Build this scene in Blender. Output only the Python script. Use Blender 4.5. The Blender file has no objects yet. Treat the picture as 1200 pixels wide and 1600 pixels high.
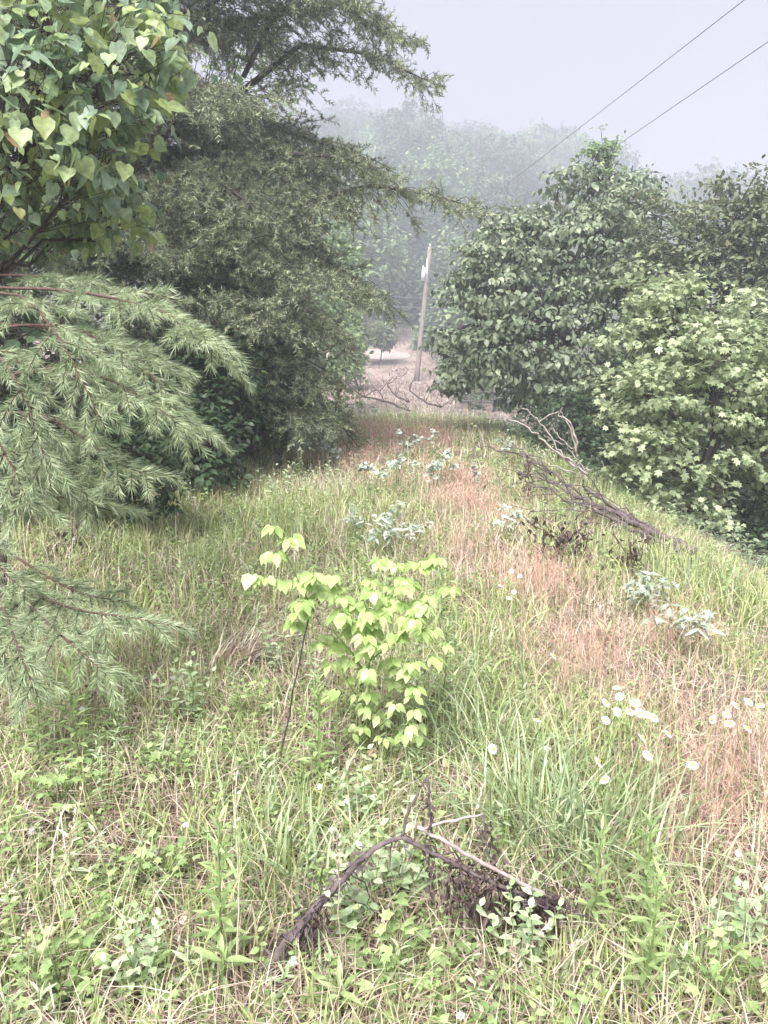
import bpy, math, random
import numpy as np
from mathutils import Vector
R_ = math.radians
rng = np.random.default_rng(7)
random.seed(7)
scene = bpy.context.scene

# ------------------------------------------------------------------ camera
FPX = 1202.0                      # focal length in photograph pixels
PITCH = math.atan(240 / FPX)
EYE = 1.6
cam_d = bpy.data.cameras.new('camera'); cam = bpy.data.objects.new('camera', cam_d)
scene.collection.objects.link(cam); scene.camera = cam
cam_d.sensor_fit = 'VERTICAL'; cam_d.sensor_height = 36; cam_d.sensor_width = 27
cam_d.lens = FPX / 1600 * 36
cam_d.clip_start = 0.05; cam_d.clip_end = 3000
cam.location = (0, 0, EYE)
cam.rotation_euler = (math.pi / 2 - PITCH, 0, 0)

# ------------------------------------------------------------------ world, sun, exposure
SUN_EL, SUN_AZ = R_(55), R_(200)
w = bpy.data.worlds.new('World'); scene.world = w; w.use_nodes = True
nt = w.node_tree; nt.nodes.clear()
out = nt.nodes.new('ShaderNodeOutputWorld'); bg = nt.nodes.new('ShaderNodeBackground')
sky = nt.nodes.new('ShaderNodeTexSky'); sky.sky_type = 'NISHITA'; sky.sun_disc = False
sky.sun_elevation = SUN_EL; sky.sun_rotation = SUN_AZ
sky.air_density = 1.0; sky.dust_density = 6.0; sky.ozone_density = 1.0
mixn = nt.nodes.new('ShaderNodeMix'); mixn.data_type = 'RGBA'
mixn.inputs['Factor'].default_value = 0.97
mixn.inputs[7].default_value = (2.25, 2.0, 2.45, 1)      # even lavender-white cloud cover
nt.links.new(sky.outputs[0], mixn.inputs[6])
nt.links.new(mixn.outputs[2], bg.inputs[0]); bg.inputs[1].default_value = 0.05
nt.links.new(bg.outputs[0], out.inputs[0])
sd = bpy.data.lights.new('sun', 'SUN'); so = bpy.data.objects.new('sun', sd)
scene.collection.objects.link(so)
sd.energy = 5.0; sd.angle = R_(35); sd.color = (1.0, 0.97, 0.92)
so.rotation_euler = (math.pi / 2 - SUN_EL, 0, math.pi - SUN_AZ)
scene.view_settings.view_transform = 'Standard'; scene.view_settings.look = 'None'
scene.view_settings.exposure = 1.62; scene.view_settings.gamma = 1
cy = scene.cycles
cy.max_bounces = 8; cy.diffuse_bounces = 5; cy.glossy_bounces = 1; cy.transmission_bounces = 3
cy.volume_bounces = 2; cy.transparent_max_bounces = 6
cy.use_denoising = True; cy.use_adaptive_sampling = True; cy.adaptive_threshold = 0.02
cy.caustics_reflective = False; cy.caustics_refractive = False
cy.volume_step_rate = 4

# ------------------------------------------------------------------ pixels to places
_f = np.array([0, math.cos(PITCH), -math.sin(PITCH)]); _u = np.array([0, math.sin(PITCH), math.cos(PITCH)])
_r = np.array([1.0, 0, 0]); _c = np.array([0, 0, EYE])
def ray(px, py): return _f + (px - 600) / FPX * _r + (800 - py) / FPX * _u
def P(px, py, Y):
    d = ray(px, py); return _c + d * (Y / d[1])

RIDGE = [(300, 175), (560, 150), (620, 172), (740, 182), (880, 214), (915, 262), (1050, 285), (1200, 300), (1500, 330)]
_rx = []; _rz = []
for a, b in RIDGE:
    q = P(a, b, 200); _rx.append(q[0]); _rz.append(q[2] - 10.3)
def sstep(a, b, x):
    t = np.clip((x - a) / (b - a), 0, 1); return t * t * (3 - 2 * t)
_by = [-60, 0, 18, 21.5, 27, 38, 56, 66, 78, 90]
_bz = [0.0, 0, 0.05, 0.0, -1.5, -.95, -.2, 1.9, 5.0, 9.0]
def gz(x, y):
    x = np.asarray(x, float); y = np.asarray(y, float)
    base = np.interp(y, _by, _bz)
    base = (base + np.interp(y - .8, _by, _bz) + np.interp(y + .8, _by, _bz)) / 3
    top = np.interp(x, _rx, _rz)
    t = np.clip((y - 82) / (200 - 82), 0, 1)
    hill = np.where(y > 82, 6.3 + (top - 6.3) * (t ** 0.85), 0)
    z = np.where(y > 82, hill, base)
    z = np.where(y > 200, top - (y - 200) * 0.12, z)
    near = 1 - sstep(28, 44, y)
    e = np.maximum(x - 0.6, 0)
    cross = -0.035 * np.minimum(e, 2.2) ** 2 - 0.5 * np.maximum(e - 2.2, 0)
    cross = np.maximum(cross, -3.0)
    left = np.maximum(-1.6 - x, 0)
    cross = cross + np.minimum(0.10 * left, 0.9)
    bump = 0.035 * np.sin(1.9 * x + .7 * y) * np.cos(1.3 * y - .6 * x) + 0.02 * np.sin(4.3 * x + 1) * np.sin(3.7 * y)
    far = (0.5 * np.sin(x * .12 + y * .05) + .3 * np.sin(x * .3 - y * .21)) * sstep(30, 60, y)
    return z + cross * near + bump * near + far * (1 - sstep(50, 60, y) * .5) * .5
def G(px, py):
    d = ray(px, py); t = 0.5
    while t < 400:
        p = _c + d * t
        if p[2] < gz(p[0], p[1]): break
        t += 0.02 if t < 30 else .2
    return p
def gp(x, y): return np.array([x, y, float(gz(x, y))])

# ------------------------------------------------------------------ tagging
def tag(o, label=None, cat=None, group=None, kind=None):
    if label: o['label'] = label
    if cat: o['category'] = cat
    if group: o['group'] = group
    if kind: o['kind'] = kind
    return o
def empty(name, loc, label, cat, group=None):
    o = bpy.data.objects.new(name, None); scene.collection.objects.link(o)
    o.location = tuple(float(v) for v in loc); o.empty_display_size = .1
    return tag(o, label, cat, group)
def copy_tree(o, parent=None):
    c = o.copy(); scene.collection.objects.link(c); c.parent = parent
    for ch in list(o.children): copy_tree(ch, c)
    return c

# ------------------------------------------------------------------ materials
def ramp(nt, stops):
    r = nt.nodes.new('ShaderNodeValToRGB'); el = r.color_ramp.elements
    while len(el) < len(stops): el.new(0.5)
    for e, (p, c) in zip(el, stops): e.position = p; e.color = (*c, 1)
    return r
SAT = {'green_grass_blade': .9, 'weed_leaf_': 1, 'sapling_leaf': .85, 'white_petal': 1, 'daisy_centre': 1, 'weed_leaf': .72, 'broad_leaf_blue_green': .7, 'broad_leaf_yellow_green': .62, 'dead_grass': .9, 'orange_seed_grass': .95, 'pine_needle': .62, 'near_pine_needle': .85, 'broad_leaf_light': .7}
GAIN = {'hill_leaf': 1.15, 'hill_leaf_pale': 1.7, 'sapling_leaf': 1.0, 'white_petal': 1.0, 'daisy_centre': 1.0, 'silver_leaf': .95, 'dead_leaf': 1.0, 'broad_leaf_dark': 1.1, 'orange_seed_grass': 1.15}
def leafmat(name, stops, trans=0.35, rough=0.45, spec=0.35):
    g = GAIN.get(name, 1.38); k = SAT.get(name, .78)
    def cv(c_):
        l_ = .25 * c_[0] + .6 * c_[1] + .15 * c_[2]; return tuple(min(.85, max(.01, (l_ + (v_ - l_) * k) * g)) for v_ in c_)
    stops = [(p_, cv(c_)) for p_, c_ in stops]
    m = bpy.data.materials.new(name); m.use_nodes = True; t = m.node_tree; t.nodes.clear()
    o = t.nodes.new('ShaderNodeOutputMaterial'); a = t.nodes.new('ShaderNodeAttribute'); a.attribute_name = 'rnd'
    r = ramp(t, stops); t.links.new(a.outputs['Fac'], r.inputs[0])
    p = t.nodes.new('ShaderNodeBsdfPrincipled'); p.inputs['Roughness'].default_value = rough
    p.inputs['Specular IOR Level'].default_value = spec
    n = t.nodes.new('ShaderNodeTexNoise'); n.inputs['Scale'].default_value = 38.0; n.inputs['Detail'].default_value = 3; gp_ = t.nodes.new('ShaderNodeNewGeometry'); t.links.new(gp_.outputs['Position'], n.inputs[0])
    hs = t.nodes.new('ShaderNodeHueSaturation'); t.links.new(r.outputs[0], hs.inputs['Color'])
    mr = t.nodes.new('ShaderNodeMapRange'); mr.inputs[1].default_value = .3; mr.inputs[2].default_value = .7; mr.inputs[3].default_value = 0.72; mr.inputs[4].default_value = 1.28
    t.links.new(n.outputs['Fac'], mr.inputs[0]); t.links.new(mr.outputs[0], hs.inputs['Value'])
    t.links.new(hs.outputs[0], p.inputs['Base Color'])
    tr = t.nodes.new('ShaderNodeBsdfTranslucent'); t.links.new(hs.outputs[0], tr.inputs[0])
    mx = t.nodes.new('ShaderNodeMixShader'); mx.inputs[0].default_value = trans
    t.links.new(p.outputs[0], mx.inputs[1]); t.links.new(tr.outputs[0], mx.inputs[2]); t.links.new(mx.outputs[0], o.inputs[0])
    return m
def barkmat(name, c1, c2, scale=14, rough=.9):
    m = bpy.data.materials.new(name); m.use_nodes = True; t = m.node_tree
    p = t.nodes['Principled BSDF']; p.inputs['Roughness'].default_value = rough
    tc = t.nodes.new('ShaderNodeTexCoord'); mp = t.nodes.new('ShaderNodeMapping'); mp.inputs['Scale'].default_value = (1, 1, .3)
    n = t.nodes.new('ShaderNodeTexNoise'); n.inputs['Scale'].default_value = scale; n.inputs['Detail'].default_value = 6
    t.links.new(tc.outputs['Object'], mp.inputs[0]); t.links.new(mp.outputs[0], n.inputs[0])
    r = ramp(t, [(.3, c1), (.7, c2)]); t.links.new(n.outputs['Fac'], r.inputs[0]); t.links.new(r.outputs[0], p.inputs['Base Color'])
    b = t.nodes.new('ShaderNodeBump'); b.inputs['Strength'].default_value = .6; b.inputs['Distance'].default_value = .02
    t.links.new(n.outputs['Fac'], b.inputs['Height']); t.links.new(b.outputs[0], p.inputs['Normal'])
    return m
M = {}
M['redbud'] = leafmat('redbud_leaf', [(0, (.10, .17, .10)), (.4, (.20, .29, .18)), (.75, (.32, .42, .13)), (.96, (.26, .33, .08)), (1, (.45, .30, .16))], .4, .4, .5)
M['bright'] = leafmat('sapling_leaf', [(0, (.34, .50, .13)), (.6, (.50, .66, .22)), (1, (.64, .76, .34))], .45)
M['needle_near'] = leafmat('near_pine_needle', [(0, (.13, .18, .09)), (.5, (.25, .32, .17)), (1, (.40, .46, .29))], .25, .4, .5)
M['needle'] = leafmat('pine_needle', [(0, (.07, .09, .045)), (.5, (.19, .23, .10)), (1, (.37, .42, .19))], .25, .5)
M['leaf_a'] = leafmat('broad_leaf_blue_green', [(0, (.07, .115, .055)), (.5, (.145, .205, .10)), (1, (.29, .36, .20))], .3, .4, .5)
M['leaf_b'] = leafmat('broad_leaf_yellow_green', [(0, (.14, .21, .07)), (.5, (.26, .35, .13)), (1, (.42, .50, .22))], .35, .4)
M['leaf_c'] = leafmat('broad_leaf_olive', [(0, (.08, .11, .05)), (.5, (.13, .16, .075)), (1, (.22, .22, .12))], .3)
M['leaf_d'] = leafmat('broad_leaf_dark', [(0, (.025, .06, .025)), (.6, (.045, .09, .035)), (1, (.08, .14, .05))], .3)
M['leaf_e'] = leafmat('broad_leaf_light', [(0, (.10, .18, .06)), (.5, (.16, .26, .09)), (1, (.24, .34, .13))], .35)
M['hill'] = leafmat('hill_leaf', [(0, (.035, .075, .035)), (.5, (.06, .11, .05)), (1, (.10, .155, .07))], .25, .7, .1)
M['hill_b'] = leafmat('hill_leaf_pale', [(0, (.07, .12, .05)), (.5, (.11, .18, .07)), (1, (.16, .23, .10))], .25, .7, .1)
M['grass'] = leafmat('green_grass_blade', [(0, (.12, .17, .055)), (.45, (.25, .31, .10)), (.75, (.38, .43, .18)), (1, (.55, .55, .33))], .3, .45, .4)
M['grass_dark'] = leafmat('lush_grass_blade', [(0, (.12, .19, .07)), (.6, (.24, .33, .14)), (1, (.42, .48, .28))], .3, .4, .5)
M['dry'] = leafmat('dry_grass_blade', [(0, (.24, .16, .12)), (.5, (.42, .32, .24)), (1, (.66, .57, .45))], .2, .6, .2)
M['orange'] = leafmat('orange_seed_grass', [(0, (.42, .23, .18)), (.5, (.58, .37, .30)), (1, (.72, .54, .46))], .25, .6, .2)
M['litter'] = leafmat('dead_litter', [(0, (.09, .055, .045)), (.4, (.24, .15, .12)), (1, (.50, .38, .32))], .1, .7, .2)
M['weed'] = leafmat('weed_leaf', [(0, (.13, .22, .05)), (.5, (.22, .34, .08)), (1, (.34, .45, .14))], .35, .45)
M['weed_pale'] = leafmat('pale_weed_leaf', [(0, (.20, .30, .13)), (.5, (.30, .40, .20)), (1, (.42, .50, .30))], .3, .45)
M['silver'] = leafmat('silver_leaf', [(0, (.24, .32, .21)), (.55, (.40, .48, .36)), (1, (.66, .70, .62))], .25, .5)
M['pinkfar'] = leafmat('dead_brush', [(0, (.17, .12, .10)), (.5, (.29, .22, .19)), (1, (.42, .35, .29))], .2, .7, .1)
M['deadleaf'] = leafmat('dead_leaf', [(0, (.045, .025, .03)), (.6, (.10, .06, .06)), (1, (.20, .13, .12))], .15, .7)
M['tanleaf'] = leafmat('tan_leaf', [(0, (.42, .27, .17)), (1, (.66, .50, .34))], .25, .6)
M['petal'] = leafmat('white_petal', [(0, (.80, .80, .82)), (1, (.88, .88, .88))], .3, .5)
M['yolk'] = leafmat('daisy_centre', [(0, (.65, .48, .08)), (1, (.75, .58, .12))], .05, .7)
M['bark'] = barkmat('dark_bark', (.03, .022, .02), (.09, .07, .065))
M['bark_grey'] = barkmat('grey_bark', (.10, .085, .08), (.24, .21, .20))
M['twig'] = barkmat('brown_twig', (.06, .035, .03), (.14, .085, .07), 40)
M['deadwood'] = barkmat('dead_wood', (.06, .045, .05), (.20, .155, .16), 30)
M['deadpale'] = barkmat('weathered_wood', (.26, .21, .20), (.50, .44, .42), 30)
M['greenstem'] = barkmat('green_stem', (.12, .20, .05), (.22, .30, .10), 30, .6)
M['pole'] = barkmat('pole_wood', (.17, .135, .12), (.29, .24, .22), 6)
M['fencewood'] = barkmat('fence_wood', (.05, .04, .04), (.12, .10, .10), 6)
def plain(name, c, rough=.5, metal=0):
    m = bpy.data.materials.new(name); m.use_nodes = True; t = m.node_tree; p = t.nodes['Principled BSDF']
    n = t.nodes.new('ShaderNodeTexNoise'); n.inputs['Scale'].default_value = 8
    r = ramp(t, [(.3, tuple(v * .8 for v in c)), (.7, c)]); t.links.new(n.outputs['Fac'], r.inputs[0]); t.links.new(r.outputs[0], p.inputs['Base Color'])
    p.inputs['Roughness'].default_value = rough; p.inputs['Metallic'].default_value = metal
    return m
M['whitepvc'] = plain('white_plastic', (.75, .75, .77)); M['wire'] = plain('grey_cable', (.10, .10, .12), .6); M['ceramic'] = plain('insulator_ceramic', (.6, .62, .62), .3)

# ------------------------------------------------------------------ mesh builder
def nrm(a): return a / np.maximum(np.linalg.norm(a, axis=-1, keepdims=True), 1e-9)
class MB:
    def __init__(s): s.v = []; s.f = []; s.r = []; s.m = []; s.n = 0
    def add(s, v, f, r=None, mi=0):
        v = np.asarray(v, float).reshape(-1, 3); f = np.asarray(f, np.int64).reshape(-1, 3)
        if r is None: r = rng.random()
        r = np.broadcast_to(np.asarray(r, float), (len(v),))
        s.v.append(v); s.f.append(f + s.n); s.r.append(r); s.m.append(np.full(len(f), mi)); s.n += len(v); return s
    def tube(s, pts, rad, sides=6, mi=0, cap=True, wob=0, res=0, kink=0):
        pts = np.asarray(pts, float)
        if res:
            n_ = len(pts); ext = np.concatenate([[2 * pts[0] - pts[1]], pts, [2 * pts[-1] - pts[-2]]]); o_ = []
            for i_ in range(n_ - 1):
                p0, p1, p2, p3 = ext[i_:i_ + 4]
                for t_ in np.arange(res) / res: o_.append(.5 * (2 * p1 + (p2 - p0) * t_ + (2 * p0 - 5 * p1 + 4 * p2 - p3) * t_ ** 2 + (3 * p1 - p0 - 3 * p2 + p3) * t_ ** 3))
            o_.append(pts[-1]); pts = np.array(o_); pts[1:-1] += rng.normal(0, kink, (len(pts) - 2, 3))
        k = len(pts)
        rad = np.interp(np.linspace(0, 1, k), np.linspace(0, 1, len(rad)), rad) if np.ndim(rad) else np.full(k, rad)
        d = nrm(np.gradient(pts, axis=0)); ref = np.array([0, 0, 1.0]) if abs(d[0][2]) < .9 else np.array([1.0, 0, 0])
        a = nrm(np.cross(d, ref)); b = np.cross(a, d)
        th = np.arange(sides) / sides * 2 * math.pi
        rr = rad[:, None] * (1 + wob * (rng.random((k, sides)) - .5))
        v = pts[:, None] + rr[..., None] * (np.cos(th)[None, :, None] * a[:, None] + np.sin(th)[None, :, None] * b[:, None])
        i = np.arange(k - 1)[:, None] * sides; j = np.arange(sides)[None]; j2 = (j + 1) % sides
        q = np.stack([i + j, i + j2, i + sides + j2, i + sides + j], -1).reshape(-1, 4)
        f = np.concatenate([q[:, [0, 1, 2]], q[:, [0, 2, 3]]])
        v = v.reshape(-1, 3)
        if cap:
            n0 = len(v); v = np.concatenate([v, pts[:1], pts[-1:]])
            jj = np.arange(sides); jk = (jj + 1) % sides
            f = np.concatenate([f, np.stack([jk, jj, np.full(sides, n0)], -1), np.stack([jj + (k - 1) * sides, jk + (k - 1) * sides, np.full(sides, n0 + 1)], -1)])
        return s.add(v, f, None, mi)
    def prisms(s, S, E, r0, r1, mi=0):
        S = np.asarray(S); E = np.asarray(E); n = len(S)
        if n == 0: return s
        d = nrm(E - S); ref = np.where(np.abs(d[:, 2:3]) < .9, np.array([[0, 0, 1.0]]), np.array([[1.0, 0, 0]]))
        a = nrm(np.cross(d, ref)); b = np.cross(a, d); v = []
        for c, r in ((S, r0), (E, r1)):
            r = np.broadcast_to(r, (n,))[:, None]
            for k in range(3):
                t = k * 2.0944; v.append(c + r * (math.cos(t) * a + math.sin(t) * b))
        v = np.stack(v, 1)
        tf = np.array([[0, 1, 4], [0, 4, 3], [1, 2, 5], [1, 5, 4], [2, 0, 3], [2, 3, 5]])
        f = (np.arange(n)[:, None, None] * 6 + tf[None])
        return s.add(v, f, np.repeat(rng.random(n), 6), mi)
    def leaves(s, tm, pos, axis, nor, size, r=None, mi=0):
        tv, tf = tm; n = len(pos)
        if n == 0: return s
        axis = nrm(axis); side = nrm(np.cross(axis, nor)); no = np.cross(side, axis)
        size = np.asarray(size, float); size = np.broadcast_to(size[:, None] if size.ndim == 1 else size, (n, 3) if size.ndim == 2 else (n, 1)) if size.ndim else np.full((n, 1), size)
        sz = size if size.shape[1] == 3 else np.repeat(size, 3, 1)
        v = pos[:, None] + side[:, None] * (tv[None, :, 0:1] * sz[:, None, 0:1]) + axis[:, None] * (tv[None, :, 1:2] * sz[:, None, 1:2]) + no[:, None] * (tv[None, :, 2:3] * sz[:, None, 2:3])
        f = np.arange(n)[:, None, None] * len(tv) + tf[None]
        if r is None: r = rng.random(n)
        return s.add(v, f, np.repeat(r, len(tv)), mi)
    def blades(s, base, h, az, lean, width, seg=3, curl=1.0, r=None, mi=0, up0=1.0):
        n = len(base)
        if n == 0: return s
        t = np.linspace(0, 1, seg + 1)[None]
        hz = (lean * h)[:, None] * (t * (1 - curl) + curl * t ** 2)
        vz = h[:, None] * (t * up0 - (lean[:, None] * .45) * t ** 2.4)
        ca, sa = np.cos(az), np.sin(az)
        c = base[:, None] + np.stack([hz * ca[:, None], hz * sa[:, None], vz], -1)
        tw = az + math.pi / 2 + rng.normal(0, .5, n)
        side = np.stack([np.cos(tw), np.sin(tw), np.zeros(n)], -1)
        wd = width[:, None] * np.clip(1.15 - t ** 1.6 * 1.15, 0.05, 1) * .5
        A = c - side[:, None] * wd[..., None]; B = c + side[:, None] * wd[..., None]
        v = np.stack([A, B], 2).reshape(n, -1, 3)
        tf = []
        for k in range(seg): a = 2 * k; tf += [[a, a + 1, a + 3], [a, a + 3, a + 2]]
        f = np.arange(n)[:, None, None] * (2 * seg + 2) + np.array(tf)[None]
        if r is None: r = rng.random(n)
        return s.add(v, f, np.repeat(r, 2 * seg + 2), mi)
    def build(s, name, mats, parent=None, smooth=True, origin=None):
        v = np.concatenate(s.v); f = np.concatenate(s.f); r = np.concatenate(s.r); mi = np.concatenate(s.m)
        me = bpy.data.meshes.new(name)
        if origin is None: origin = np.zeros(3)
        if parent is not None: origin = np.array(parent.location) + (0 if parent.parent is None else np.array(parent.parent.location))
        v = v - origin
        me.vertices.add(len(v)); me.vertices.foreach_set('co', v.astype(np.float32).ravel())
        me.loops.add(f.size); me.loops.foreach_set('vertex_index', f.astype(np.int32).ravel())
        me.polygons.add(len(f)); me.polygons.foreach_set('loop_start', (np.arange(len(f)) * 3).astype(np.int32))
        me.polygons.foreach_set('material_index', mi.astype(np.int32))
        me.polygons.foreach_set('use_smooth', np.full(len(f), smooth))
        at = me.attributes.new('rnd', 'FLOAT', 'POINT'); at.data.foreach_set('value', r.astype(np.float32))
        for m in (mats if isinstance(mats, (list, tuple)) else [mats]): me.materials.append(M[m] if isinstance(m, str) else m)
        me.update(calc_edges=True)
        o = bpy.data.objects.new(name, me); scene.collection.objects.link(o)
        if parent is not None: o.parent = parent
        else: o.location = tuple(float(q) for q in origin)
        return o

def tmpl(v, f): return np.array(v, float), np.array(f)
T_OV = tmpl([(0, 0, 0), (.24, .25, .05), (-.24, .25, .05), (0, .33, 0), (.27, .55, .03), (-.27, .55, .03), (0, .66, -.03), (0, 1, -.12)],
            [(0, 1, 3), (0, 3, 2), (1, 4, 3), (2, 3, 5), (3, 4, 6), (3, 6, 5), (4, 7, 6), (5, 6, 7)])
T_HEART = tmpl([(0, 0, 0), (.22, -.12, .05), (-.22, -.12, .05), (.48, .12, .10), (-.48, .12, .10), (.44, .45, .07), (-.44, .45, .07), (.18, .78, 0), (-.18, .78, 0), (0, 1.02, -.1), (0, .45, -.04)],
               [(0, 1, 3), (0, 3, 10), (3, 5, 10), (5, 7, 10), (7, 9, 10), (0, 4, 2), (0, 10, 4), (4, 10, 6), (6, 10, 8), (8, 10, 9)])
T_LANCE = tmpl([(0, 0, 0), (.09, .25, .02), (-.09, .25, .02), (.1, .55, .02), (-.1, .55, .02), (0, 1, -.10), (0, .4, -.01)],
               [(0, 1, 6), (0, 6, 2), (1, 3, 6), (2, 6, 4), (3, 5, 6), (4, 6, 5)])
T_LOBE = tmpl([(0, 0, 0), (.18, .12, .02), (.5, .22, -.03), (.3, .42, .03), (.42, .74, -.04), (.15, .66, .02), (0, 1, -.1), (-.15, .66, .02), (-.42, .74, -.04), (-.3, .42, .03), (-.5, .22, -.03), (-.18, .12, .02), (0, .42, -.02)],
              [(12, i, i + 1) for i in range(0, 11)] + [(12, 11, 0)])
T_Q = tmpl([(0, 0, 0), (.35, .45, .08), (-.35, .45, .08), (0, 1, -.05)], [(0, 1, 3), (0, 3, 2)])
T_QN = tmpl([(0, 0, 0), (.2, .5, .04), (-.2, .5, .04), (0, 1, -.05)], [(0, 1, 3), (0, 3, 2)])
T_N = tmpl([(-.5, 0, 0), (.5, 0, 0), (.35, .7, 0), (-.35, .7, 0), (0, 1, 0)], [(0, 1, 2), (0, 2, 3), (3, 2, 4)])
T_N1 = tmpl([(-.5, 0, 0), (.5, 0, 0), (0, 1, 0)], [(0, 1, 2)])

def rdir(n): return nrm(rng.normal(size=(n, 3)))
def wobbly(a, b, k=6, amp=.08, sag=0):
    a = np.asarray(a, float); b = np.asarray(b, float); t = np.linspace(0, 1, k)[:, None]; L = np.linalg.norm(b - a)
    w = rng.normal(0, amp * L * .5, (k, 3)); w[0] = 0; w[-1] = 0
    p = a + (b - a) * t + w * np.sin(t * math.pi); p[:, 2] += sag * L * np.sin(t[:, 0] * math.pi); return p

# ------------------------------------------------------------------ ground
def gridaxis(lo, hi, d0, c, grow=1.12):
    a = [c]; d = d0
    def go(sgn, lim, flat):
        x = c; d = d0; o = []
        while x * sgn < lim * sgn:
            if abs(x - c) > flat: d *= grow
            x += sgn * d; o.append(x)
        return o
    return np.array(sorted(go(-1, lo, flatlo) + [c] + go(1, hi, flathi)))
flatlo, flathi = 9, 9; xs = gridaxis(-420, 420, .16, 0)
flatlo, flathi = 6, 30; ys = gridaxis(-60, 620, .16, 0, 1.06)
X, Y = np.meshgrid(xs, ys); Z = gz(X, Y)
V = np.stack([X, Y, Z], -1).reshape(-1, 3); nx = len(xs)
ii = (np.arange(len(ys) - 1)[:, None] * nx + np.arange(nx - 1)[None]).ravel()
Fq = np.concatenate([np.stack([ii, ii + 1, ii + nx + 1], -1), np.stack([ii, ii + nx + 1, ii + nx], -1)])
gm = bpy.data.materials.new('ground_soil'); gm.use_nodes = True; t = gm.node_tree; pb = t.nodes['Principled BSDF']; pb.inputs['Roughness'].default_value = .95
geo = t.nodes.new('ShaderNodeNewGeometry'); sep = t.nodes.new('ShaderNodeSeparateXYZ'); t.links.new(geo.outputs['Position'], sep.inputs[0])
def noise(scale, detail=5):
    n = t.nodes.new('ShaderNodeTexNoise'); n.inputs['Scale'].default_value = scale; n.inputs['Detail'].default_value = detail
    t.links.new(geo.outputs['Position'], n.inputs[0]); return n
def mrange(inp, a, b, c=0, d=1):
    m = t.nodes.new('ShaderNodeMapRange'); m.inputs[1].default_value = a; m.inputs[2].default_value = b; m.inputs[3].default_value = c; m.inputs[4].default_value = d
    m.interpolation_type = 'SMOOTHSTEP'; t.links.new(inp, m.inputs[0]); return m.outputs[0]
def mixc(f, a, b):
    m = t.nodes.new('ShaderNodeMix'); m.data_type = 'RGBA'
    for s_, v_ in ((0, f), (6, a), (7, b)):
        if isinstance(v_, tuple): m.inputs[s_].default_value = (*v_, 1)
        elif isinstance(v_, (int, float)): m.inputs[s_].default_value = v_
        else: t.links.new(v_, m.inputs[s_])
    return m.outputs[2]
n1 = noise(14, 8); near = ramp(t, [(.3, (.05, .035, .028)), (.5, (.12, .085, .065)), (.75, (.22, .16, .12))]); t.links.new(n1.outputs['Fac'], near.inputs[0])
n2 = noise(.7, 6); nearg = mixc(mrange(n2.outputs['Fac'], .45, .65), near.outputs[0], (.09, .11, .045))
n3 = noise(.35, 8); bank = ramp(t, [(.3, (.15, .11, .10)), (.5, (.24, .18, .16)), (.7, (.36, .29, .25))]); t.links.new(n3.outputs['Fac'], bank.inputs[0])
c1 = mixc(mrange(sep.outputs['Y'], 24, 27), nearg, bank.outputs[0])
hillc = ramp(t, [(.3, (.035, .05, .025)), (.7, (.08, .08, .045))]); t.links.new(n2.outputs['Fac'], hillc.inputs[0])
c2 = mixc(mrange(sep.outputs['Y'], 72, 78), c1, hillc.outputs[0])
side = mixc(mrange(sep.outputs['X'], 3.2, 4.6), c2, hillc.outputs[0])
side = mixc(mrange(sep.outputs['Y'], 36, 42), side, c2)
t.links.new(side, pb.inputs['Base Color'])
bmp = t.nodes.new('ShaderNodeBump'); bmp.inputs['Distance'].default_value = .05; t.links.new(n1.outputs['Fac'], bmp.inputs['Height']); t.links.new(bmp.outputs[0], pb.inputs['Normal'])
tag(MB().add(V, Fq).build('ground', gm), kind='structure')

# pale gravel track on the far bank
gv = bpy.data.materials.new('pale_gravel'); gv.use_nodes = True; t = gv.node_tree; p_ = t.nodes['Principled BSDF']; p_.inputs['Roughness'].default_value = .9
geo = t.nodes.new('ShaderNodeNewGeometry'); n_ = noise(3, 8); r_ = ramp(t, [(.3, (.24, .19, .18)), (.65, (.42, .36, .34))]); t.links.new(n_.outputs['Fac'], r_.inputs[0]); t.links.new(r_.outputs[0], p_.inputs['Base Color'])
mb = MB(); q = [(-6, 63.5, 66.5), (-3, 64, 67.5), (-1.2, 64.6, 68.2), (0.2, 64.2, 68), (1.4, 64.6, 67.2), (2.2, 65.4, 66.4)]
vv = []; ff = []
for i, (x, y0, y1) in enumerate(q):
    for k in range(7):
        y = y0 + (y1 - y0) * k / 6; vv.append((x, y, float(gz(x, y)) + .03))
    if i:
        for k in range(6): a = (i - 1) * 7 + k; ff += [(a, a + 7, a + 8), (a, a + 8, a + 1)]
tag(mb.add(vv, ff).build('gravel_track', gv), kind='structure')

# ------------------------------------------------------------------ where the grass is dry, orange or green
OR = [(G(a, b)[:2], r * 1.35) for a, b, r in ((610, 690, .8), (560, 728, .55), (715, 785, .5), (745, 815, .35), (700, 765, .4), (830, 925, .28), (735, 890, .25), (890, 960, .24), (930, 1005, .28), (1000, 1045, .30), (1070, 1080, .28), (950, 1060, .2), (1150, 1200, .22), (1130, 1290, .18), (1170, 1380, .2), (640, 700, .6))]
LU = [(G(a, b)[:2], r) for a, b, r in ((450, 830, .9), (300, 860, .8), (860, 1250, .35), (700, 1120, .4), (930, 780, .9), (880, 810, .6), (1050, 900, .7), (560, 800, .6), (740, 660, 2.), (1130, 950, .5), (700, 1010, .4), (480, 1320, .25))]
def patch(L, x, y):
    v = np.zeros_like(x)
    for c, r in L:
        ry = r * 1.5
        v = np.maximum(v, np.exp(-((x - c[0]) / r) ** 2 - ((y - c[1]) / ry) ** 2))
    return v
def lump(x, y, s=1.0, ph=0):
    return .5 + .25 * np.sin(x * 2.1 * s + 1.3 * np.sin(y * 1.1 * s + ph) + ph) + .25 * np.sin(y * 1.7 * s - x * .8 * s + 2 * ph)
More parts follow.
